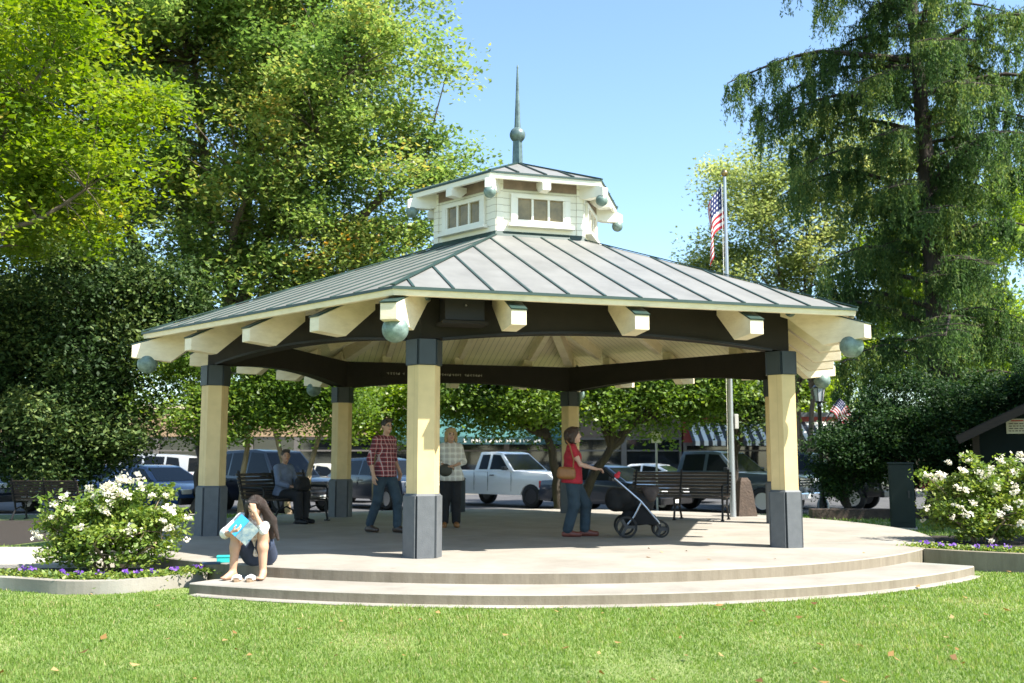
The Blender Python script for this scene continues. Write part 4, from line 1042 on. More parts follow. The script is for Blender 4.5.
b2 = shop('orange brown boarded storefront with teal awning behind the blonde woman', -6.1, 2.6, M_wood, 3.9, 2.4)
aw = MB().add([(-4.3, -1.9, 2.55), (4.3, -1.9, 2.55), (4.3, -.002, 3.75), (-4.3, -.002, 3.75), (-4.3, -1.9, 2.49), (4.3, -1.9, 2.49), (4.3, -.002, 3.69), (-4.3, -.002, 3.69)], [(0, 1, 2, 3), (7, 6, 5, 4), (0, 4, 5, 1), (1, 5, 6, 2), (3, 7, 4, 0)]).build('awning', M_teal, b2)
va = MB().box(-4.3, 4.3, -1.93, -1.905, 2.18, 2.53).build('valance', mat('dark_teal_canvas', (.02, .07, .075), .8), b2)
lt = MB(); rr = random.Random(9); t = -.6
while t < 3.7:
    wd = rr.choice([.09, .12, .13])
    if rr.random() > .15: lt.box(t, t + wd * .35, -1.94, -1.932, 2.28, 2.28 + rr.choice([.13, .17])); lt.box(t + wd * .35, t + wd, -1.94, -1.932, 2.28 + rr.choice([0, .05, .1]), 2.33 + rr.choice([0, .05, .08]))
    t += wd + .06
lt.build('lettering', M_white, va)
shop('plain dark storefront behind the shade trees in the middle', 2.7, 8.6, mat('brown_stucco', (.13, .10, .08), .85, var=.2), 3.6)
b3 = shop('red storefront with black and white striped awning behind the right trucks', 8.7, 24, M_brick, 3.6, 2.3, M_grayr)
MB().add([(-7.5, -1.7, 2.35), (7.5, -1.7, 2.35), (7.5, -.002, 3.35), (-7.5, -.002, 3.35), (-7.5, -1.7, 2.30), (7.5, -1.7, 2.30), (7.5, -.002, 3.30), (-7.5, -.002, 3.30)], [(0, 1, 2, 3), (7, 6, 5, 4), (0, 4, 5, 1), (1, 5, 6, 2), (3, 7, 4, 0)]).build('awning', M_stripe, b3)
MB().box(-7.5, 7.5, -1.72, -1.701, 2.12, 2.35).build('valance', M_stripe, b3)
for i, x in enumerate((-12.4, -10.6, -13.8)):
    pass

# ------------------------------------------------------------------ flagpole, flags, lamp post, signs, boxes, kiosk
M_steel = mat('galvanised_pole', (.42, .44, .46), .35, metal=.7)
M_gold = mat('gilded_ball', (.35, .24, .10), .3, metal=.9)
fpz = empty('flagpole', (4.53, 20.6, -.2), 0, 'tall grey metal flagpole standing behind the right bench', 'flagpole')
MB().lathe([(.066, 0), (.060, 1.5), (.042, 5), (.032, 7.35)], 16).build('pole', M_steel, fpz, smooth=True)
MB().sphere((0, 0, 7.43), .075, 14, 10).build('ball', M_gold, fpz, smooth=True)
MB().lathe([(.16, 0), (.15, .06), (.09, .12)], 16).build('base_collar', M_steel, fpz, smooth=True)
MB().box(.072, .15, -.05, .05, 2.0, 2.3).build('junction_box', mat('pale_grey_box', (.5, .5, .48), .5), fpz, bevel=.01)
MB().tube([(-.085, -.02, 1.2), (-.07, -.02, 7.2)], .006, 5).build('halyard', M_white, fpz)
def flag_mat():
    m, nt, b = nmat('flag_cloth'); N, L = nt.nodes, nt.links
    def attr(n): a = N.new('ShaderNodeAttribute'); a.attribute_name = n; return a.outputs['Fac']
    def mth(op, a, v=None, b_=None):
        q = N.new('ShaderNodeMath'); q.operation = op
        if hasattr(a, 'links'): L.new(a, q.inputs[0])
        else: q.inputs[0].default_value = a
        if b_ is not None: L.new(b_, q.inputs[1])
        elif v is not None: q.inputs[1].default_value = v
        return q.outputs[0]
    s, t = attr('fly'), attr('hoist')
    st_ = mth('LESS_THAN', mth('MODULO', mth('MULTIPLY', t, 13.0), 2.0), 1.0)
    ca = mth('MULTIPLY', mth('LESS_THAN', s, .40), b_=mth('LESS_THAN', t, 7 / 13))
    u = mth('MULTIPLY', s, 1 / .40 * 5.5); v = mth('MULTIPLY', t, 13 / 7 * 4.5)
    def cell(q): return mth('POWER', mth('SUBTRACT', mth('FRACT', q), .5), 2.0)
    star = mth('LESS_THAN', mth('ADD', cell(u), b_=cell(v)), .055)
    m1 = N.new('ShaderNodeMix'); m1.data_type = 'RGBA'; m1.inputs['A'].default_value = (.80, .78, .76, 1); m1.inputs['B'].default_value = (.50, .02, .035, 1); L.new(st_, m1.inputs['Factor'])
    m2 = N.new('ShaderNodeMix'); m2.data_type = 'RGBA'; m2.inputs['A'].default_value = (.018, .03, .13, 1); m2.inputs['B'].default_value = (.80, .78, .76, 1); L.new(star, m2.inputs['Factor'])
    m3 = N.new('ShaderNodeMix'); m3.data_type = 'RGBA'; L.new(ca, m3.inputs['Factor']); L.new(m1.outputs['Result'], m3.inputs['A']); L.new(m2.outputs['Result'], m3.inputs['B'])
    L.new(m3.outputs['Result'], b.inputs['Base Color']); b.inputs['Roughness'].default_value = .8
    tr = N.new('ShaderNodeBsdfTranslucent'); L.new(m3.outputs['Result'], tr.inputs['Color']); mx = N.new('ShaderNodeMixShader'); mx.inputs['Fac'].default_value = .35
    L.new(b.outputs[0], mx.inputs[1]); L.new(tr.outputs[0], mx.inputs[2]); L.new(mx.outputs[0], N['Material Output'].inputs['Surface'])
    return m
M_flag = flag_mat()
def flag(label, loc, fn, rz=0):
    nu, nv = 40, 30; V = []; S_ = []; T_ = []
    for i in range(nu + 1):
        for j in range(nv + 1):
            s, t = i / nu, j / nv; V.append(fn(s, t)); S_.append(s); T_.append(min(t, .9999))
    F = [(i * (nv + 1) + j, i * (nv + 1) + j + 1, (i + 1) * (nv + 1) + j + 1, (i + 1) * (nv + 1) + j) for i in range(nu) for j in range(nv)]
    o = np_mesh('flag', V, F, M_flag, smooth=True)
    for n, d in (('fly', S_), ('hoist', T_)): a = o.data.attributes.new(n, 'FLOAT', 'POINT'); a.data.foreach_set('value', np.array(d, np.float32))
    o.location = loc; o.rotation_euler = (0, 0, rz)
    return tag(o, label, 'flag')
def limp(s, t):
    g = s ** .9; return (-.02 - .26 * math.sin(min(1, g * 1.4) * PI / 2) * (1 - .15 * t) + .05 * math.sin(9 * g + 2 * t), .10 * math.sin(11 * g + 1.5 * t) * g ** .4, -.95 * t * (1 - .12 * g) - .98 * g ** 1.15 + .03 * math.sin(7 * g))
flag('limp stars and stripes flag hanging from the tall flagpole above the roof', (4.47, 20.6, 7.0), limp)
M_post = mat('black_post_paint', (.012, .013, .014), .35, coat=.3)
lp = empty('street_lamp', (8.42, 27.2, -.32), 0, 'black street lamp with a lantern head beside the dark hedge', 'street lamp')
MB().lathe([(.17, 0), (.16, .3), (.09, .45), (.075, .6), (.055, 2.9), (.07, 2.92), (.05, 3.0), (.11, 3.06)], 14).build('post', M_post, lp, smooth=True)
ln = MB().lathe([(.10, 3.06), (.16, 3.42)], 6).build('lantern', mat('frosted_lantern', (.55, .56, .58), .25, spec=.6), lp)
fr = MB()
for i in range(6): a = i * PI / 3; fr.tube([(.105 * math.cos(a), .105 * math.sin(a), 3.06), (.165 * math.cos(a), .165 * math.sin(a), 3.42)], .012, 5)
fr.lathe([(.18, 3.42), (.18, 3.45), (.06, 3.56), (.02, 3.66)], 12); fr.build('lantern_frame', M_post, ln)
MB().tube([(.05, 0, 2.4), (.55, -.1, 3.15)], .016, 8).build('flag_bracket', M_post, lp)
flag('small stars and stripes flag slanting from the black street lamp', (8.97, 27.1, 2.83),
     lambda s, t: (-.03 - .26 * t + .36 * s ** .8 - .05 * s * t, .05 * math.sin(9 * s + 2 * t), -.36 * t - .46 * s + .03 * math.sin(8 * s)))
sp = empty('parking_sign', (4.05, 28.0, -.33), 0, 'thin grey post with small white sign plate behind the right bench', 'sign')
MB().lathe([(.03, 0), (.03, 2.3)], 8).build('post', M_steel, sp); MB().box(-.14, .14, -.05, -.034, 1.95, 2.28).build('sign_plate', M_plate, sp, bevel=.008)
M_stone = mat('brown_stone', (.075, .052, .038), .9, c2=(.048, .034, .026), scale=7, bump=.8, bscale=22)
mk = MB(); 
for z0, z1, a0, a1 in ((0, .06, .215, .205), (.06, .52, .205, .15), (.52, .72, .15, .115), (.72, .79, .115, .07)):
    mk.add([(sx * (a0 if zz == 0 else a1), sy * (a0 if zz == 0 else a1) * .8, (z0, z1)[zz]) for zz in (0, 1) for sx, sy in ((-1, -1), (1, -1), (1, 1), (-1, 1))], [(0, 1, 5, 4), (1, 2, 6, 5), (2, 3, 7, 6), (3, 0, 4, 7), (4, 5, 6, 7)])
o = mk.build('stone_marker', M_stone, bevel=.012); o.location = (4.84, 20.95, 0.0); o.rotation_euler = (0, 0, .25); tag(o, 'squat brown stone marker with sloping sides beside the flagpole', 'marker')
M_ugreen = mat('utility_green', (.009, .019, .017), .6, var=.2, scale=3, spec=.3)
ub = empty('utility_box', (7.98, 20.55, -.26), R(-21), 'tall dark green utility cabinet standing at the platform edge on the right', 'utility box')
MB().box(-.24, .24, -.22, .22, .06, 1.33).build('cabinet', M_ugreen, ub, bevel=.02); MB().box(-.26, .26, -.24, .24, 1.331, 1.37).build('lid', M_ugreen, ub, bevel=.012); MB().box(-.27, .27, -.25, .25, 0, .059).build('plinth', M_conc, ub)
MB().box(-.20, .20, -.230, -.222, .16, 1.24).build('door', M_ugreen, ub, bevel=.003); MB().box(.12, .155, -.25, -.231, .65, .8).build('handle', M_trim, ub)
tc_ = empty('litter_bin', (-1.22, 22.6, 0), 0, 'slim dark grey litter bin behind the blonde woman', 'bin')
MB().lathe([(.17, 0), (.17, .70), (.155, .72)], 18).build('drum', M_slate2, tc_, smooth=True); MB().lathe([(.18, .715), (.18, .74), (.12, .80), (.05, .82)], 18).build('lid', M_slate2, tc_, smooth=True)
o = MB().box(7.2, 16, 24.1, 24.4, -.6, -.02).build('low_wall', M_stone, bevel=.01); tag(o, 'low dark retaining wall in front of the hedge', 'wall')
# kiosk
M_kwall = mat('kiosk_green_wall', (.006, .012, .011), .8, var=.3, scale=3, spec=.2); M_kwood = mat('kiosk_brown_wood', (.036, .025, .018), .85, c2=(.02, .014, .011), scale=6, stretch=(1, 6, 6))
M_cedar = mat('shake_roof', (.034, .026, .02), .9, c2=(.018, .014, .011), scale=12, bump=1, bscale=25)
kk = empty('kiosk', (12.03, 20.95, -.26), R(-27), 'small dark green kiosk with brown gabled roof behind the right rose bush', 'kiosk')
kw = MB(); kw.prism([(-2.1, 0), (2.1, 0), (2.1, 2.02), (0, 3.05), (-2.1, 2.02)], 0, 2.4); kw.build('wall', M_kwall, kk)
for s in (-1, 1):
    r_ = MB(); r_.bar((s * 2.42, 1.0, 1.90), (s * .0, 1.0, 3.09), 3.6, .07, (0, 0, 1)); r_.build('roof', M_cedar, kk)
    r_ = MB(); r_.bar((s * 2.40, -.83, 1.83), (s * .0, -.83, 3.01), .05, .16, (0, 0, 1)); r_.build('barge_board', M_kwood, kk)
    MB().box(s * 2.07 - .07, s * 2.07 + .07, -.09, -.003, 0, 1.98).build('corner_post', M_kwood, kk)
M_notice = mat('cream_notice', (.62, .56, .42), .7, c2=(.5, .42, .30), scale=5); M_red = mat('notice_red', (.45, .06, .04), .7)
nb = MB().box(-1.46, -1.02, -.035, -.004, 1.98, 2.30).build('notice_board', M_notice, kk, bevel=.006)
lt = MB(); rr = random.Random(4)
for row in range(4):
    t = -1.41
    while t < -1.09:
        w_ = rr.uniform(.03, .09); lt.box(t, min(t + w_, -1.06), -.039, -.0355, 2.03 + row * .052, 2.05 + row * .052); t += w_ + .02
lt.build('lettering', mat('notice_ink', (.10, .07, .05), .8), nb)
MB().box(-1.36, -1.12, -.039, -.0355, 2.245, 2.275).build('heading', M_red, nb)
n2 = MB().box(-.92, -.52, -.035, -.004, 1.02, 1.56).build('notice_board', M_plate, kk, bevel=.006)
lt = MB()
for row in range(7): lt.box(-.86, -.62 + rr.uniform(-.1, .04), -.039, -.0355, 1.12 + row * .055, 1.135 + row * .055)
lt.build('lettering', mat('grey_ink', (.3, .3, .32), .8), n2)

# benches
M_slat = mat('bench_slat', (.055, .042, .034), .4, c2=(.035, .028, .022), scale=6, stretch=(1, 8, 8))
def bench(label, loc, rz, ln=1.95):
    b = empty('park_bench', loc, rz, label, 'bench', 'black slatted park benches'); h = ln / 2
    m = MB()
    for i in range(6): m.box(-h, h, -.30 + i * .082, -.235 + i * .082, .425 + .006 * abs(i - 2), .448 + .006 * abs(i - 2))
    m.build('seat', M_slat, b, bevel=.004)
    m = MB()
    for i in range(7): y0 = .185 + i * .022; z0 = .50 + i * .066; m.bar((-h, y0, z0), (h, y0, z0), .022, .046, (0, .3, 1))
    m.build('backrest', M_slat, b)
    for x in (-h + .06, 0, h - .06):
        e = MB(); e.tube([(x, -.30, 0), (x, -.31, .05), (x, -.26, .25), (x, -.28, .41)], .022, 8); e.tube([(x, .26, 0), (x, .24, .06), (x, .12, .25), (x, .17, .42), (x, .33, .97)], .022, 8)
        e.bar((x, -.30, .408), (x, .18, .408), .035, .03); e.tube([(x, -.26, .22), (x, -.06, .30), (x, .12, .24)], .016, 6)
        e.bar((x, -.36, .012), (x, -.25, .012), .05, .024); e.bar((x, .20, .012), (x, .31, .012), .05, .024)
        e.build('leg_frame', M_black, b, smooth=True)
        if x: MB().tube([(x, -.28, .41), (x, -.30, .60), (x, -.26, .66), (x, -.02, .665), (x, .22, .67)], [.02, .02, .026, .026, .02], 8).build('armrest', M_black, b, smooth=True)
    return b
bench('black slatted park bench at the platform edge in front of the flagpole', (3.28, 19.85, 0), R(-24), 2.0)
bench('park bench at the left platform edge carrying the seated man', (-4.25, 18.75, 0), R(62), 1.9)
bench('dark slatted bench facing the street at far left behind the rose bush', (-10.85, 23.6, -.24), R(172), 1.7)
# ------------------------------------------------------------------ people
def V3(*a): return np.array(a, float)
def nrm(v): v = np.array(v, float); return v / np.linalg.norm(v)
def skin(n, c): 
    m = mat(n, c, .5, var=.08, scale=14); b = m.node_tree.nodes['Principled BSDF']
    b.inputs['Subsurface Weight'].default_value = .1; b.inputs['Subsurface Radius'].default_value = (.02, .008, .004); return m
M_skin = skin('skin_light', (.50, .29, .19)); M_skin2 = skin('skin_tan', (.46, .25, .16)); M_skin3 = skin('skin_pale', (.56, .34, .25))
M_eye = mat('eye_dark', (.02, .015, .012), .2); M_lip = mat('lips', (.36, .12, .10), .45)
M_hair_d = mat('dark_brown_hair', (.030, .016, .010), .4, c2=(.014, .008, .006), scale=30, stretch=(6, 6, .6), bump=.6, bscale=90)
M_hair_l = mat('brown_hair', (.060, .026, .014), .4, c2=(.02, .010, .007), scale=30, stretch=(6, 6, .6), bump=.6, bscale=90)
M_hair_b = mat('blonde_hair', (.50, .34, .16), .45, c2=(.30, .19, .08), scale=30, stretch=(6, 6, .6), bump=.6, bscale=90)
M_jean2 = mat('teal_denim', (.032, .055, .075), .85, c2=(.02, .035, .048), scale=6, bump=1, bscale=13)
M_blackc = mat('black_cloth', (.014, .014, .016), .85, var=.3, scale=9, bump=1, bscale=12)
M_red = mat('red_blouse', (.42, .012, .028), .75, c2=(.28, .008, .018), scale=7, bump=1, bscale=16)
M_bshirt = mat('grey_blue_shirt', (.15, .19, .28), .8, c2=(.11, .14, .21), scale=8, bump=1, bscale=15)
M_wshirt = mat('white_blouse', (.76, .73, .70), .8, c2=(.62, .58, .54), scale=8, bump=1, bscale=20)
M_shoe = mat('brown_leather', (.05, .03, .02), .45); M_shoe2 = mat('red_brown_shoe', (.16, .045, .03), .45); M_tan = mat('tan_leather', (.28, .12, .035), .5, var=.25, scale=8)
def plaid_mat(name, base, dark, line, period, axes=(0, 2)):
    m, nt, b = nmat(name); N, L = nt.nodes, nt.links
    tc = N.new('ShaderNodeTexCoord'); sp = N.new('ShaderNodeSeparateXYZ'); L.new(tc.outputs['Object'], sp.inputs[0])
    def band(ax, off, wd):
        a = N.new('ShaderNodeMath'); a.operation = 'MULTIPLY_ADD'; a.inputs[1].default_value = 1 / period; a.inputs[2].default_value = off; L.new(sp.outputs[ax], a.inputs[0])
        f = N.new('ShaderNodeMath'); f.operation = 'FRACT'; L.new(a.outputs[0], f.inputs[0])
        l = N.new('ShaderNodeMath'); l.operation = 'LESS_THAN'; l.inputs[1].default_value = wd; L.new(f.outputs[0], l.inputs[0]); return l.outputs[0]
    cur = None
    def mix(fac, A, B, k):
        x = N.new('ShaderNodeMix'); x.data_type = 'RGBA'; q = N.new('ShaderNodeMath'); q.operation = 'MULTIPLY'; q.inputs[1].default_value = k; L.new(fac, q.inputs[0]); L.new(q.outputs[0], x.inputs['Factor'])
        if isinstance(A, tuple): x.inputs['A'].default_value = (*A, 1)
        else: L.new(A, x.inputs['A'])
        x.inputs['B'].default_value = (*B, 1); return x.outputs['Result']
    c = mix(band(axes[0], 0, .5), base, dark, .55); c = mix(band(axes[1], 0, .5), c, dark, .55)
    c = mix(band(axes[0], .24, .13), c, line, .8); c = mix(band(axes[1], .24, .13), c, line, .8)
    L.new(c, b.inputs['Base Color']); b.inputs['Roughness'].default_value = .85
    n2 = N.new('ShaderNodeTexNoise'); n2.inputs['Scale'].default_value = 14; n2.inputs['Detail'].default_value = 3; L.new(tc.outputs['Object'], n2.inputs['Vector'])
    bp = N.new('ShaderNodeBump'); bp.inputs['Strength'].default_value = 1; bp.inputs['Distance'].default_value = .02; L.new(n2.outputs['Fac'], bp.inputs['Height']); L.new(bp.outputs['Normal'], b.inputs['Normal'])
    return m
M_plaid = plaid_mat('red_plaid', (.34, .035, .04), (.028, .016, .026), (.50, .40, .38), .072)
M_lace = plaid_mat('white_lace', (.74, .70, .66), (.50, .42, .38), (.80, .78, .75), .045)
M_check = plaid_mat('pale_check', (.70, .66, .58), (.44, .40, .36), (.78, .76, .70), .10)

def hand(S, wr, d, pn, th, curl=.4, size=1.0, spread=.06, grip=None):
    """palm, four jointed fingers of unequal length and a thumb. d: towards the fingers, pn: palm normal (where fingers curl), th: thumb side"""
    d, pn, th = nrm(d), nrm(pn), nrm(th); k = .008
    kn = wr + d * .085 * size
    for u in (-.028, -.009, .010, .028):
        S.cap(wr + th * u * .7 * size, kn + th * u * size, .0145 * size, .0115 * size, k=.012)
    for u, ln in ((.030, .92), (.010, 1.0), (-.010, .94), (-.029, .76)):
        p = kn + th * u * size; a = curl * .6; q = d + th * u * spread * 20
        for j, sl in enumerate((.040, .026, .020)):
            a += curl * (.25 + .35 * j)
            v = nrm(nrm(q) * math.cos(a) + pn * math.sin(a)); e = p + v * sl * ln * size
            S.cap(p, e, (.0095 - .0008 * j) * size, (.0088 - .0010 * j) * size, k=.004); p = e
    b = wr + d * .022 * size + th * .028 * size; v = nrm(d * .75 + th * .75 + pn * .25); m = b + v * .042 * size
    S.cap(b, m, .0125 * size, .0105 * size, k=.012); v2 = nrm(d * .95 + th * .2 + pn * .4 * (1 + curl)); S.cap(m, m + v2 * .034 * size, .0105 * size, .0085 * size, k=.005)

def basis(f, u):
    f = nrm(f); r = nrm(np.cross(f, u)); u = np.cross(r, f); return np.stack([r, f, u], 1)      # columns: right, forward, up

def figure(name, label, loc, rz, J, skinm, female=False, h=.0105, sc_=1.0):
    """J: joints in the figure's own frame; one continuous body"""
    root = empty(name, loc, rz, label, 'person')
    S = SDF(); g = .92 if female else 1.0
    pel, wai, che, nek = J['pel'], J['wai'], J['che'], J['nek']
    sl, sr = J['sl'], J['sr']
    S.cap(pel + (J['hl'] - pel) * .6, pel + (J['hr'] - pel) * .6, .105, .105, k=.05)
    S.cap(pel, wai, .115 * g, .105 * g, k=.06); S.cap(wai, che, .108 * g, .125 * g, k=.06)
    lat = nrm(sl - sr)
    S.cap(che - lat * .065, che + lat * .065, .11 * g, k=.06)
    S.cap(sl * .85 + sr * .15, sr * .85 + sl * .15, .062 * g, k=.05)
    S.cap(che * .3 + nek * .7, J['head'] - J['hu'] * .06, .052 * g, .048 * g, k=.03)
    B = basis(J['hf'], J['hu']); H = J['head']
    P = lambda r, f, u: H + B @ V3(r, f, u)
    S.ell(H + B @ V3(0, -.010, .025), (.074, .094, .092), B, k=.02)
    S.ell(H + B @ V3(0, .030, -.045), (.055, .060, .066), B, k=.04)
    S.cap(P(0, .082, -.088), P(0, .078, -.092), .018, k=.03)
    S.cap(P(0, .086, .012), P(0, .104, -.026), .008, .0125, k=.012)
    S.cap(P(-.035, .072, .022), P(.035, .072, .022), .012, k=.02)
    S.cap(P(-.018, .082, -.055), P(.018, .082, -.055), .009, k=.01)
    for s in (-1, 1):
        S.ell(P(s * .076, -.008, -.008), (.010, .020, .031), B, k=.008)
        S.cut(P(s * .031, .092, .006), (.016, .012, .010), B, k=.012)
        S.ell(P(s * .031, .078, .004), (.0125, .0125, .011), B, k=.004)
    arm_r = (.046 * g, .036 * g, .027 * g) if not female else (.040, .031, .023)
    for s, e, w_, hd in (('sl', 'el', 'wl', 'handl'), ('sr', 'er', 'wr', 'handr')):
        S.cap(J[s], J[s] * .4 + J[e] * .6, arm_r[0], arm_r[0] * .95, k=.04); S.cap(J[s] * .4 + J[e] * .6, J[e], arm_r[0] * .95, arm_r[1], k=.03)
        m = J[e] * .7 + J[w_] * .3; S.cap(J[e], m, arm_r[1], arm_r[1] * 1.04, k=.02); S.cap(m, J[w_], arm_r[1] * 1.04, arm_r[2], k=.02)
        q = J[hd]; hand(S, J[w_], q[0], q[1], q[2], q[3] if len(q) > 3 else .4, .92 if female else 1.0)
    for hp, kn, an, to in (('hl', 'kl', 'al', 'tl'), ('hr', 'kr', 'ar', 'tr')):
        S.cap(J[hp], J[kn], .088 * (1.02 if female else 1), .056, k=.05)
        m = J[kn] * .68 + J[an] * .32; S.cap(J[kn], m, .054, .056, k=.03); S.cap(m, J[an], .056, .036, k=.03)
        f = nrm(J[to] - J[an] - V3(0, 0, (J[to] - J[an])[2])); heel = J[an] - f * .035 + V3(0, 0, J[to][2] - J[an][2] + .008)
        S.cap(heel, J[to], .034, .026, k=.03); S.cap(J[an], J[an] * .35 + J[to] * .65, .034, .026, k=.03)
        sd = np.cross(f, V3(0, 0, 1))
        for u in (-.026, -.012, .002, .015, .028): S.cap(J[to] + sd * u, J[to] + sd * u * 1.15 + f * (.036 - abs(u) * .5), .013, .010, k=.008)
    V, F = S.mesh(h)
    o = np_mesh('body', V, F, skinm, root, smooth=True)
    o.data.materials.append(M_eye); o.data.materials.append(M_lip)
    C = V[F].mean(1); L_ = (C - H) @ B
    mi = np.zeros(len(F), np.int32)
    mi[(np.abs(np.abs(L_[:, 0]) - .031) < .0115) & (np.abs(L_[:, 2] - .004) < .0075) & (L_[:, 1] > .06) & (L_[:, 1] < .098)] = 1
    mi[(np.abs(L_[:, 0]) < .024) & (np.abs(L_[:, 2] + .055) < .008) & (L_[:, 1] > .07) & (L_[:, 1] < .105)] = 2
    mi[(np.abs(np.abs(L_[:, 0]) - .033) < .018) & (np.abs(L_[:, 2] - .030) < .005) & (L_[:, 1] > .06) & (L_[:, 1] < .098)] = 1
    o.data.polygons.foreach_set('material_index', mi)
    return root, B, P

def stand(Hs=1.75, female=False):
    k = Hs / 1.75; wd = (.165 if female else .19) * k
    J = dict(pel=V3(0, 0, .95), wai=V3(0, -.01, 1.10), che=V3(0, 0, 1.28), nek=V3(0, .005, 1.50), sl=V3(wd, .01, 1.42), sr=V3(-wd, .01, 1.42), head=V3(0, -.035, 1.635), hf=V3(0, -1, 0), hu=V3(0, 0, 1),
             hl=V3(.09, 0, .92), hr=V3(-.09, 0, .92), kl=V3(.10, -.02, .50), kr=V3(-.10, -.02, .50), al=V3(.105, .01, .085), ar=V3(-.105, .01, .085), tl=V3(.115, -.13, .03), tr=V3(-.115, -.13, .03),
             el=V3(wd + .06, .03, 1.12), er=V3(-wd - .06, .03, 1.12), wl=V3(wd + .06, -.04, .87), wr=V3(-wd - .06, -.04, .87),
             handl=(V3(0, -.1, -1), V3(-1, 0, 0), V3(0, -1, 0)), handr=(V3(0, -.1, -1), V3(1, 0, 0), V3(0, -1, 0)))
    for q in J:
        if not q.startswith('hand') and q not in ('hf', 'hu'): J[q] = J[q] * k if q not in ('sl', 'sr') else V3(J[q][0], J[q][1] * k, J[q][2] * k)
    return J
def top(J, name, m, root, hem, r=1.0, sleeve=.8, female=False, fore=0.0, neckcut=True, flare=0.0):
    S = SDF(); g = (.92 if female else 1.0) * r; e = .016
    pel, wai, che = J['pel'], J['wai'], J['che']; lat = nrm(J['sl'] - J['sr'])
    S.cap(wai, che, .108 * g + e, .125 * g + e, k=.05); S.cap(che - lat * .065, che + lat * .065, .11 * g + e, k=.05)
    S.cap(J['sl'] * .85 + J['sr'] * .15, J['sr'] * .85 + J['sl'] * .15, .062 * g + e, k=.05); S.cap(che, che * .25 + J['nek'] * .75, .085, .060, k=.05)
    dn = nrm(pel - wai); hp = wai + dn * hem
    for s in (-1, 1): S.cap(wai + lat * s * .02, hp + lat * s * (.050 + flare), .120 * g + e, .152 * g + e + flare * .5, k=.05)
    S.plane(hp + dn * .03, dn)
    for s, el, w_ in (('sl', 'el', 'wl'), ('sr', 'er', 'wr')):
        a, b = J[s], J[el]; t = min(sleeve, 1); S.cap(a, a + (b - a) * t, (.040 if female else .046) + e, (.034 if female else .040) + e, k=.03)
        if fore: S.cap(b, b + (J[w_] - b) * fore, (.038 if female else .042) + e, (.034 if female else .038) + e, k=.02)
    return S.build(name, m, root, .0115)
def trousers(J, name, m, root, length=1.0, female=False, wide=.0):
    S = SDF(); e = .021; pel = J['pel']
    S.cap(pel + (J['hl'] - pel) * .6, pel + (J['hr'] - pel) * .6, .105 + e * .6, k=.05); S.cap(pel, pel + (J['wai'] - pel) * .2, .115 + e * .6, .104 + e * .6, k=.05)
    for hp, kn, an in (('hl', 'kl', 'al'), ('hr', 'kr', 'ar')):
        a, b, c = J[hp], J[kn], J[an]
        if length <= .5: S.cap(a, a + (b - a) * length * 2, .090 + e, .074 + e * 1.4, k=.05)
        else:
            S.cap(a, b, .090 + e, .060 + e + wide, k=.05); S.cap(b, c + (b - c) * .06, .060 + e + wide, .048 + e + wide, k=.03)
    return S.build(name, m, root, .0115)
def shoes(J, m, root):
    for an, to in (('al', 'tl'), ('ar', 'tr')):
        S = SDF(); f = nrm(J[to] - J[an] - V3(0, 0, (J[to] - J[an])[2])); hl_ = J[an] - f * .045; hl_[2] = J[to][2] + .012
        S.cap(hl_, J[to] + f * .040 + V3(0, 0, .006), .046, .043, k=.03); S.cap(J[an] - V3(0, 0, .01), J[an] * .4 + J[to] * .6, .044, .036, k=.03); S.plane(V3(0, 0, J[to][2] - .029), V3(0, 0, -1))
        S.build('shoe', m, root, .010)

# man in plaid, mid-stride towards the right
J = stand(1.84)
J.update(al=V3(.10, -.20, .10), kl=V3(.10, -.20, .53), tl=V3(.11, -.36, .032), ar=V3(-.09, .24, .12), kr=V3(-.09, .06, .53), tr=V3(-.10, .10, .035),
         el=V3(.27, .06, 1.20), wl=V3(.25, -.10, .98), er=V3(-.27, .07, 1.18), wr=V3(-.28, -.02, .92), hf=V3(-.22, -1, -.02))
J['hf'] = nrm(J['hf'])
rt, B, P = figure('person', 'man in red plaid shirt and jeans walking across the platform', (-2.08, 16.35, 0), R(54), J, M_skin)
top(J, 'plaid_shirt', M_plaid, rt, .22, sleeve=1.0, fore=.25); trousers(J, 'jeans', M_jean2, rt); shoes(J, M_shoe, rt)
S = SDF(); S.ell(P(0, -.018, .036), (.084, .102, .096), B); S.cap(P(-.05, .05, .105), P(.05, .06, .10), .028, k=.03); S.cut(P(0, .095, -.045), (.085, .085, .105), B, k=.015); S.plane(P(0, -.02, -.055), -B[:, 2]); S.build('hair', M_hair_d, rt)
gm = MB()
for s in (-1, 1): gm.tube([Vector(P(s * .031 + .021 * math.cos(a), .096, .004 + .017 * math.sin(a))) for a in [i * PI / 6 for i in range(13)]], .0022, 4); gm.tube([Vector(P(s * .052, .094, .008)), Vector(P(s * .078, .0, .008))], .002, 4)
gm.build('glasses', M_black, rt)

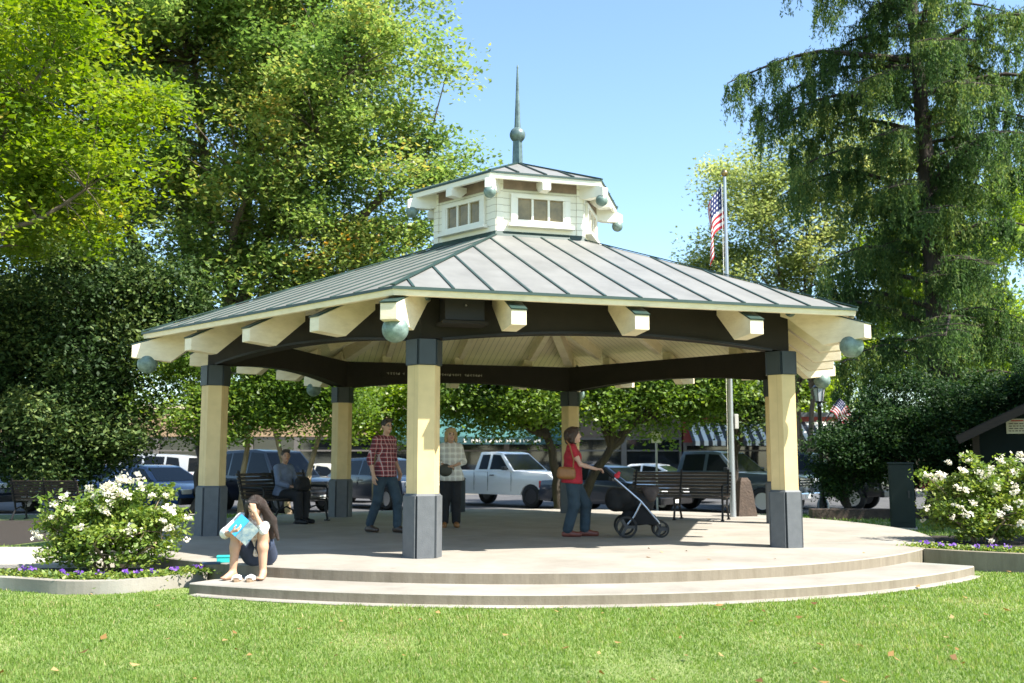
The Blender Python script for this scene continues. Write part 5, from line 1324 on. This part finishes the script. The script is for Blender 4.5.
# blonde woman standing with hands joined
J = stand(1.72, True)
J.update(el=V3(.235, .01, 1.13), er=V3(-.235, .01, 1.13), wl=V3(.07, -.19, 1.07), wr=V3(-.07, -.19, 1.05), handl=(V3(-1, -.2, -.15), V3(0, .6, -1), V3(0, -1, .3), .7), handr=(V3(1, -.2, -.1), V3(0, .6, -1), V3(0, -1, .3), .7), hf=nrm(V3(.10, -1, -.08)))
rt, B, P = figure('person', 'blonde woman in pale checked blouse with hands joined beside the front column', (-1.08, 17.6, 0), R(6), J, M_skin, True)
top(J, 'checked_blouse', M_check, rt, .24, sleeve=.95, female=True, fore=.35, flare=.02, r=1.06); trousers(J, 'black_trousers', M_blackc, rt, wide=.008); shoes(J, M_tan, rt)
S = SDF(); S.ell(P(0, -.02, .034), (.094, .108, .10), B, k=.02)
for s in (-1, 1): S.cap(P(s * .080, -.01, .02), P(s * .088, .0, -.11), .034, .030, k=.04)
S.cap(P(0, -.09, 0), P(0, -.08, -.12), .05, k=.05); S.cap(P(-.045, .05, .095), P(.05, .055, .092), .030, k=.03); S.cut(P(0, .10, -.05), (.062, .085, .105), B, k=.015); S.build('hair', M_hair_b, rt)
o = SDF(); o.ell(V3(0, 0, 0), (.12, .05, .10)); o.ell(V3(0, 0, .03), (.10, .04, .09)); bag = o.build('handbag', mat('olive_bag', (.05, .048, .035), .6, var=.3, scale=8), None, .01)
bag.location = (-1.16, 17.40, .98); bag.rotation_euler = (0, .1, R(8)); tag(bag, 'dark olive handbag hanging at the hip of the blonde woman', 'handbag')

# woman in red pushing the stroller, seen in profile; local -Y is her heading
J = stand(1.66, True)
J.update(al=V3(.08, -.19, .10), kl=V3(.085, -.21, .48), tl=V3(.085, -.33, .032), ar=V3(-.08, .08, .095), kr=V3(-.085, -.03, .49), tr=V3(-.085, -.06, .032),
         el=V3(.20, -.13, 1.10), er=V3(-.20, -.13, 1.10), wl=V3(.20, -.37, 1.03), wr=V3(-.20, -.37, 1.03),
         handl=(V3(-.1, -1, .0), V3(0, 0, -1), V3(-1, 0, 0), .9), handr=(V3(.1, -1, .0), V3(0, 0, -1), V3(1, 0, 0), .9), che=V3(0, -.01, 1.21))
rt, B, P = figure('person', 'dark haired woman in red top and jeans pushing the black stroller', (.93, 15.5, 0), R(87), J, M_skin3, True)
top(J, 'red_top', M_red, rt, .20, sleeve=.45, female=True, flare=.012, r=1.03); trousers(J, 'jeans', M_jean2, rt, wide=.010); shoes(J, M_shoe2, rt)
S = SDF(); S.ell(P(0, -.022, .034), (.094, .112, .104), B, k=.02)
for s in (-1, 1): S.cap(P(s * .078, -.02, .02), P(s * .075, -.03, -.09), .038, .042, k=.04)
S.cap(P(0, -.10, .02), P(0, -.09, -.09), .058, .052, k=.05); S.cap(P(-.04, .055, .10), P(.04, .055, .10), .030, k=.03); S.cut(P(0, .10, -.045), (.072, .085, .115), B, k=.015)
rng = np.random.default_rng(4)
for i in range(34):
    d = rng.normal(size=3); d /= np.linalg.norm(d); p = V3(0, -.035, .0) + d * V3(.105, .105, .112)
    if p[1] > .02 and p[2] < .07: continue
    S.cap(P(*p), P(*(p * 1.03 - V3(0, 0, .02))), .026, k=.012)
S.build('hair', M_hair_l, rt)
S = SDF(); S.cap(V3(0, -.09, -.05), V3(0, .09, -.05), .055, k=.03); S.cap(V3(0, -.085, .04), V3(0, .085, .04), .045, k=.03); S.cap(V3(0, -.09, 0), V3(0, .09, 0), .05, k=.03); bag = S.build('shoulder_bag', M_tan, None, .01)
bag.location = (.83, 15.28, .98); bag.rotation_euler = (.06, 0, R(90)); tag(bag, 'tan leather shoulder bag at the hip of the woman in red', 'bag')
MB().tube([(-.01, -.10, .07), (-.03, -.10, .2), (-.09, -.02, .42), (-.14, .04, .48)], .010, 6).build('strap', M_tan, bag, smooth=True)

# stroller, heading +x
st = empty('stroller', (2.02, 15.45, 0), R(-3), 'black and silver baby stroller rolling in front of the woman in red', 'stroller')
M_alu = mat('brushed_aluminium', (.50, .50, .51), .25, metal=.9); M_sfab = mat('stroller_fabric', (.009, .009, .010), .9, var=.3, scale=12); M_sgrey = mat('stroller_grey', (.06, .045, .042), .85, var=.3, scale=12)
fr = MB()
for s in (-1, 1):
    y = s * .24
    fr.tube([(-.46, y, .90), (-.06, y, .55), (.22, y * .8, .22)], [.017, .019, .017], 8)
    fr.tube([(-.05, y, .53), (-.16, y, .32), (-.28, y, .18)], .017, 8)
fr.tube([(-.28, -.28, .17), (-.28, .28, .17)], .012, 8); fr.tube([(.22, -.19, .22), (.22, .19, .22)], .014, 8)
fr.build('frame', M_alu, st, smooth=True)
MB().tube([(-.455, -.24, .895), (-.55, -.24, .99), (-.60, -.22, 1.03), (-.61, 0, 1.035), (-.60, .22, 1.03), (-.55, .24, .99), (-.455, .24, .895)], .019, 8).build('handlebar', M_sfab, st, smooth=True)
S = SDF(); S.cap(V3(-.42, -.14, .58), V3(-.42, .14, .58), .10, k=.06); S.cap(V3(-.06, -.14, .55), V3(-.06, .14, .55), .11, k=.06); S.cap(V3(-.42, 0, .56), V3(.0, 0, .52), .17, k=.08); S.cap(V3(-.44, -.16, .50), V3(-.44, .16, .50), .10, k=.06); S.cap(V3(-.46, -.13, .66), V3(-.46, .13, .66), .09, k=.05); S.cap(V3(-.30, -.16, .62), V3(-.30, .16, .62), .12, k=.06); S.cap(V3(-.16, -.15, .66), V3(-.16, .15, .66), .06, k=.05); S.build('seat', M_sfab, st, .012)
S = SDF(); S.cap(V3(.10, -.15, .62), V3(.10, .15, .62), .09, k=.05); S.cap(V3(.04, -.16, .70), V3(.18, .0, .70), .06, k=.05); S.cap(V3(.04, .16, .70), V3(.18, .0, .70), .06, k=.05); S.build('canopy', M_sgrey, st, .012)
S = SDF(); S.cap(V3(-.22, -.13, .24), V3(-.22, .13, .24), .07, k=.05); S.cap(V3(.14, -.13, .21), V3(.14, .13, .21), .045, k=.05); S.cap(V3(-.20, 0, .30), V3(.12, 0, .27), .14, .08, k=.06); S.cap(V3(-.1, -.12, .34), V3(-.1, .12, .34), .05, k=.05); S.build('basket', M_sfab, st, .012)
for s in (-1, 1): MB().prism([(-.24, .20), (.20, .20), (.05, .42), (-.06, .49), (-.17, .32)], s * .205 - .006, s * .205 + .006).build('side_panel', M_sfab, st)
t = MB(); 
def sw(r, w_):
    M = Matrix.Rotation(PI / 2, 4, 'X'); t = MB().lathe([(r * .80, -w_ / 2), (r * .97, -w_ / 2), (r, 0), (r * .97, w_ / 2), (r * .80, w_ / 2), (r * .80, -w_ / 2)], 26, M, cap=False)
    q = MB().lathe([(.03, -w_ * .5), (.03, w_ * .5)], 12, M)
    for i in range(3):
        a = i * 2 * PI / 3; q.box(.0, r * .84, -w_ * .3, w_ * .3, -.022, .022, Matrix.Rotation(a, 4, 'Y'))
    return t, q
for (x, y, r) in ((-.28, -.28, .165), (-.28, .28, .165), (.25, -.15, .125), (.25, .15, .125)):
    a, b = sw(r, .045); o = a.build('wheel', M_tyre, st, smooth=True); o.location = (x, y, r); b.build('rim', M_rimd, o)
MB().bar((.22, -.15, .22), (.25, -.15, .13), .03, .03).build('fork', M_black, st); MB().bar((.22, .15, .22), (.25, .15, .13), .03, .03).build('fork', M_black, st)
MB().bar((-.28, 0, .17), (-.28, 0, .50), .03, .03).build('strut', M_black, st)
toy = MB().sphere((0, 0, 0), .045, 14, 10, (1, .8, .9)); toy.sphere((.025, -.025, .04), .026, 10, 8); o = toy.build('toy', mat('red_plush', (.55, .03, .05), .8), None, smooth=True); o.location = (1.60, 15.25, .93); tag(o, 'small red plush toy clipped to the stroller handle', 'toy')

# seated man on the left bench, facing right; local -Y heading
J = stand(1.76)
dz = .54 - .95
for q in ('pel', 'wai', 'che', 'nek', 'sl', 'sr', 'head', 'hl', 'hr'): J[q] = J[q] + V3(0, .06, dz * 1.0)
J.update(kl=V3(.11, -.38, .53), kr=V3(-.12, -.38, .53), al=V3(.11, -.36, .10), ar=V3(-.12, -.42, .10), tl=V3(.12, -.51, .03), tr=V3(-.13, -.57, .03),
         el=V3(.25, -.03, .74), er=V3(-.25, -.03, .74), wl=V3(.12, -.24, .67), wr=V3(-.12, -.24, .67), handl=(V3(-.4, -1, -.1), V3(0, 0, -1), V3(-1, .3, 0), .5), handr=(V3(.4, -1, -.1), V3(0, 0, -1), V3(1, .3, 0), .5), hf=nrm(V3(-.62, -.8, 0)))
rt, B, P = figure('person', 'man in grey blue shirt sitting on the left bench', (-4.22, 18.72, 0), R(62), J, M_skin2)
top(J, 'shirt', M_bshirt, rt, .16, sleeve=1.0, fore=.7); trousers(J, 'dark_trousers', M_blackc, rt, wide=.01); shoes(J, M_black, rt)
S = SDF(); S.ell(P(0, -.02, .036), (.083, .10, .094), B); S.cap(P(-.05, .045, .10), P(.05, .045, .10), .026, k=.03); S.cut(P(0, .095, -.045), (.085, .085, .105), B, k=.015); S.plane(P(0, -.02, -.05), -B[:, 2]); S.build('hair', M_hair_d, rt)
S = SDF(); S.cap(V3(-.12, 0, -.02), V3(.12, 0, -.02), .08, k=.05); S.cap(V3(-.10, 0, .08), V3(.10, 0, .08), .07, k=.05); bag = S.build('backpack', M_blackc, None, .012)
bag.location = (-3.86, 18.45, .70); bag.rotation_euler = (0, 0, R(62)); tag(bag, 'black bag resting on the knees of the seated man', 'bag')

# the reader on the top step
J = stand(1.64, True)
J.update(pel=V3(0, .05, .12), wai=V3(0, .0, .26), che=V3(0, -.09, .40), nek=V3(.01, -.17, .57), sl=V3(.155, -.15, .52), sr=V3(-.155, -.15, .52), head=V3(.03, -.26, .655), hf=nrm(V3(.0, -.86, -.52)), hu=nrm(V3(.06, -.52, .86)),
         hl=V3(.09, .04, .11), hr=V3(-.09, .04, .11), kl=V3(.14, -.30, .36), kr=V3(-.155, -.31, .36), al=V3(.15, -.29, -.045), ar=V3(-.185, -.30, -.045), tl=V3(.17, -.42, -.093), tr=V3(-.23, -.42, -.093),
         el=V3(.155, -.335, .405), wl=V3(.065, -.385, .615), handl=(V3(-.30, .10, 1), V3(-.2, 1, .1), V3(-1, -.1, .1), .5),
         er=V3(-.30, -.25, .37), wr=V3(-.165, -.415, .385), handr=(V3(.85, -.25, .25), V3(-.1, .5, .5), V3(-.2, -.3, 1), .8))
rt, B, P = figure('person', 'barefoot woman with long dark hair reading on the top step', (-2.86, 11.40, 0), R(-4), J, M_skin, True, h=.009)
S = SDF(); e = .014; lat = V3(1, 0, 0)
S.cap(J['wai'], J['che'], .100 + e, .118 + e, k=.05); S.cap(J['che'] - lat * .06, J['che'] + lat * .06, .10 + e, k=.05); S.cap(J['sl'] * .85 + J['sr'] * .15, J['sr'] * .85 + J['sl'] * .15, .058 + e, k=.05); S.cap(V3(0, .03, .19), J['wai'], .118 + e, .105 + e, k=.05)
for s in (-1, 1): S.cap(J['wai'], V3(s * .07, -.02, .18), .10, .11, k=.05)
S.build('lace_blouse', M_lace, rt, .01)
S = SDF(); S.cap(J['sr'], J['er'], .066, .060, k=.03); S.cap(J['er'], J['er'] + (J['wr'] - J['er']) * .18, .058, .05, k=.02); S.cap(J['sr'], J['sr'] * .7 + J['sl'] * .3, .068, k=.03); S.build('white_sleeve', M_wshirt, rt, .01)
S = SDF(); S.cap(J['sl'], J['el'], .054, .046, k=.03); S.cap(J['el'], J['el'] + (J['wl'] - J['el']) * .10, .046, .043, k=.02); S.build('white_sleeve', M_wshirt, rt, .01)
trousers(J, 'denim_shorts', mat('navy_denim', (.03, .045, .085), .85, var=.3, scale=20), rt, .27)
S = SDF(); S.ell(P(0, -.022, .034), (.088, .108, .100), B, k=.02); S.cap(P(-.04, .05, .095), P(.04, .05, .095), .026, k=.03)
for i, (x, y) in enumerate(((.075, -.02), (.085, -.045), (.06, -.075), (.02, -.09), (-.05, -.085), (.09, .0), (-.085, -.01))):
    a = P(-x, y, .03)
    if x > 0: S.cap(a, a + V3(.055 + .012 * i, .03, -.16), .034, .036, k=.03); S.cap(a + V3(.055 + .012 * i, .03, -.16), a + V3(.10 + .016 * i, .06 - .01 * i, -.37), .036, .016, k=.03)
    else: S.cap(a, a + V3(-.02, .03, -.18), .032, .02, k=.03)
S.cut(P(0, .10, -.045), (.062, .085, .115), B, k=.015); S.build('hair', M_hair_d, rt)
wb = MB().lathe([(.036, -.018), (.038, 0), (.036, .018)], 18, Matrix.Translation(Vector(J['el'] * .72 + J['wl'] * .28)) @ Vector(J['wl'] - J['el']).to_track_quat('Z', 'Y').to_matrix().to_4x4(), cap=False).build('bracelet', M_wshirt, rt, smooth=True)
# open book in her right hand
M_bblue = mat('light_blue_cover', (.05, .33, .62), .4); M_bphoto = mat('dark_photo_cover', (.03, .10, .16), .35, c2=(.30, .34, .30), scale=14); M_page = mat('paper', (.80, .78, .72), .8)
bk = empty('book', (-2.935, 10.965, .435), R(-4), 'open paperback with light blue cover held by the reading woman', 'book'); bk.rotation_euler = (R(-18), R(38), R(-10))
MB().box(-.150, -.003, 0, .006, -.11, .11, Matrix.Rotation(R(-22), 4, 'Z')).build('front_cover', M_bblue, bk)
MB().box(.003, .150, 0, .006, -.11, .11, Matrix.Rotation(R(22), 4, 'Z')).build('back_cover', M_bphoto, bk)
for s, a in ((-1, -22), (1, 22)): MB().box(min(s * .006, s * .143), max(s * .006, s * .143), .0065, .018, -.105, .105, Matrix.Rotation(R(a), 4, 'Z')).build('pages', M_page, bk)
# sandals side by side between her feet
M_sole = mat('cork_sole', (.22, .15, .09), .8); M_strap = mat('white_strap', (.75, .73, .70), .5)
def sandal(label, x, y, rz):
    r = empty('sandal', (x, y, -.122), rz, label, 'sandal', 'pair of sandals')
    ol = [(-.036, .10), (-.04, .05), (-.036, 0), (-.042, -.06), (-.036, -.11), (-.01, -.135), (.02, -.128), (.038, -.09), (.040, -.03), (.034, .04), (.036, .09), (.02, .125), (-.02, .125)]
    slab(ol, 0.0, .024).build('sole', M_sole, r, bevel=.004)
    for y0, hh in ((-.07, .052), (-.015, .06)): MB().tube([(-.045, y0, .018), (-.036, y0, hh * .8), (0, y0 - .005, hh), (.034, y0, hh * .8), (.043, y0, .018)], [.011, .014, .015, .014, .011], 7).build('strap', M_strap, r, smooth=True)
sandal('strappy sandal on the lower step, the one nearer the flower bed', -2.975, 10.98, .08); sandal('strappy sandal on the lower step, the one farther from the flower bed', -2.82, 10.97, -.05)
tb_ = empty('tin_box', (-3.32, 11.72, 0), .2, 'small turquoise box lying on the platform beside the reader', 'box')
M_turq = mat('turquoise_tin', (.03, .45, .42), .35)
MB().box(-.095, .095, -.06, .06, 0, .055).build('box_base', M_turq, tb_, bevel=.008); MB().box(-.10, .10, -.065, .065, .056, .078).build('lid', M_turq, tb_, bevel=.008)
o = MB().box(-.10, .10, -.07, .07, 0, .02).build('notebook', mat('navy_cover', (.02, .05, .10), .5), bevel=.004); o.location = (-3.42, 11.50, .003); o.rotation_euler = (0, 0, .3); tag(o, 'dark closed notebook lying in front of the turquoise box', 'notebook')
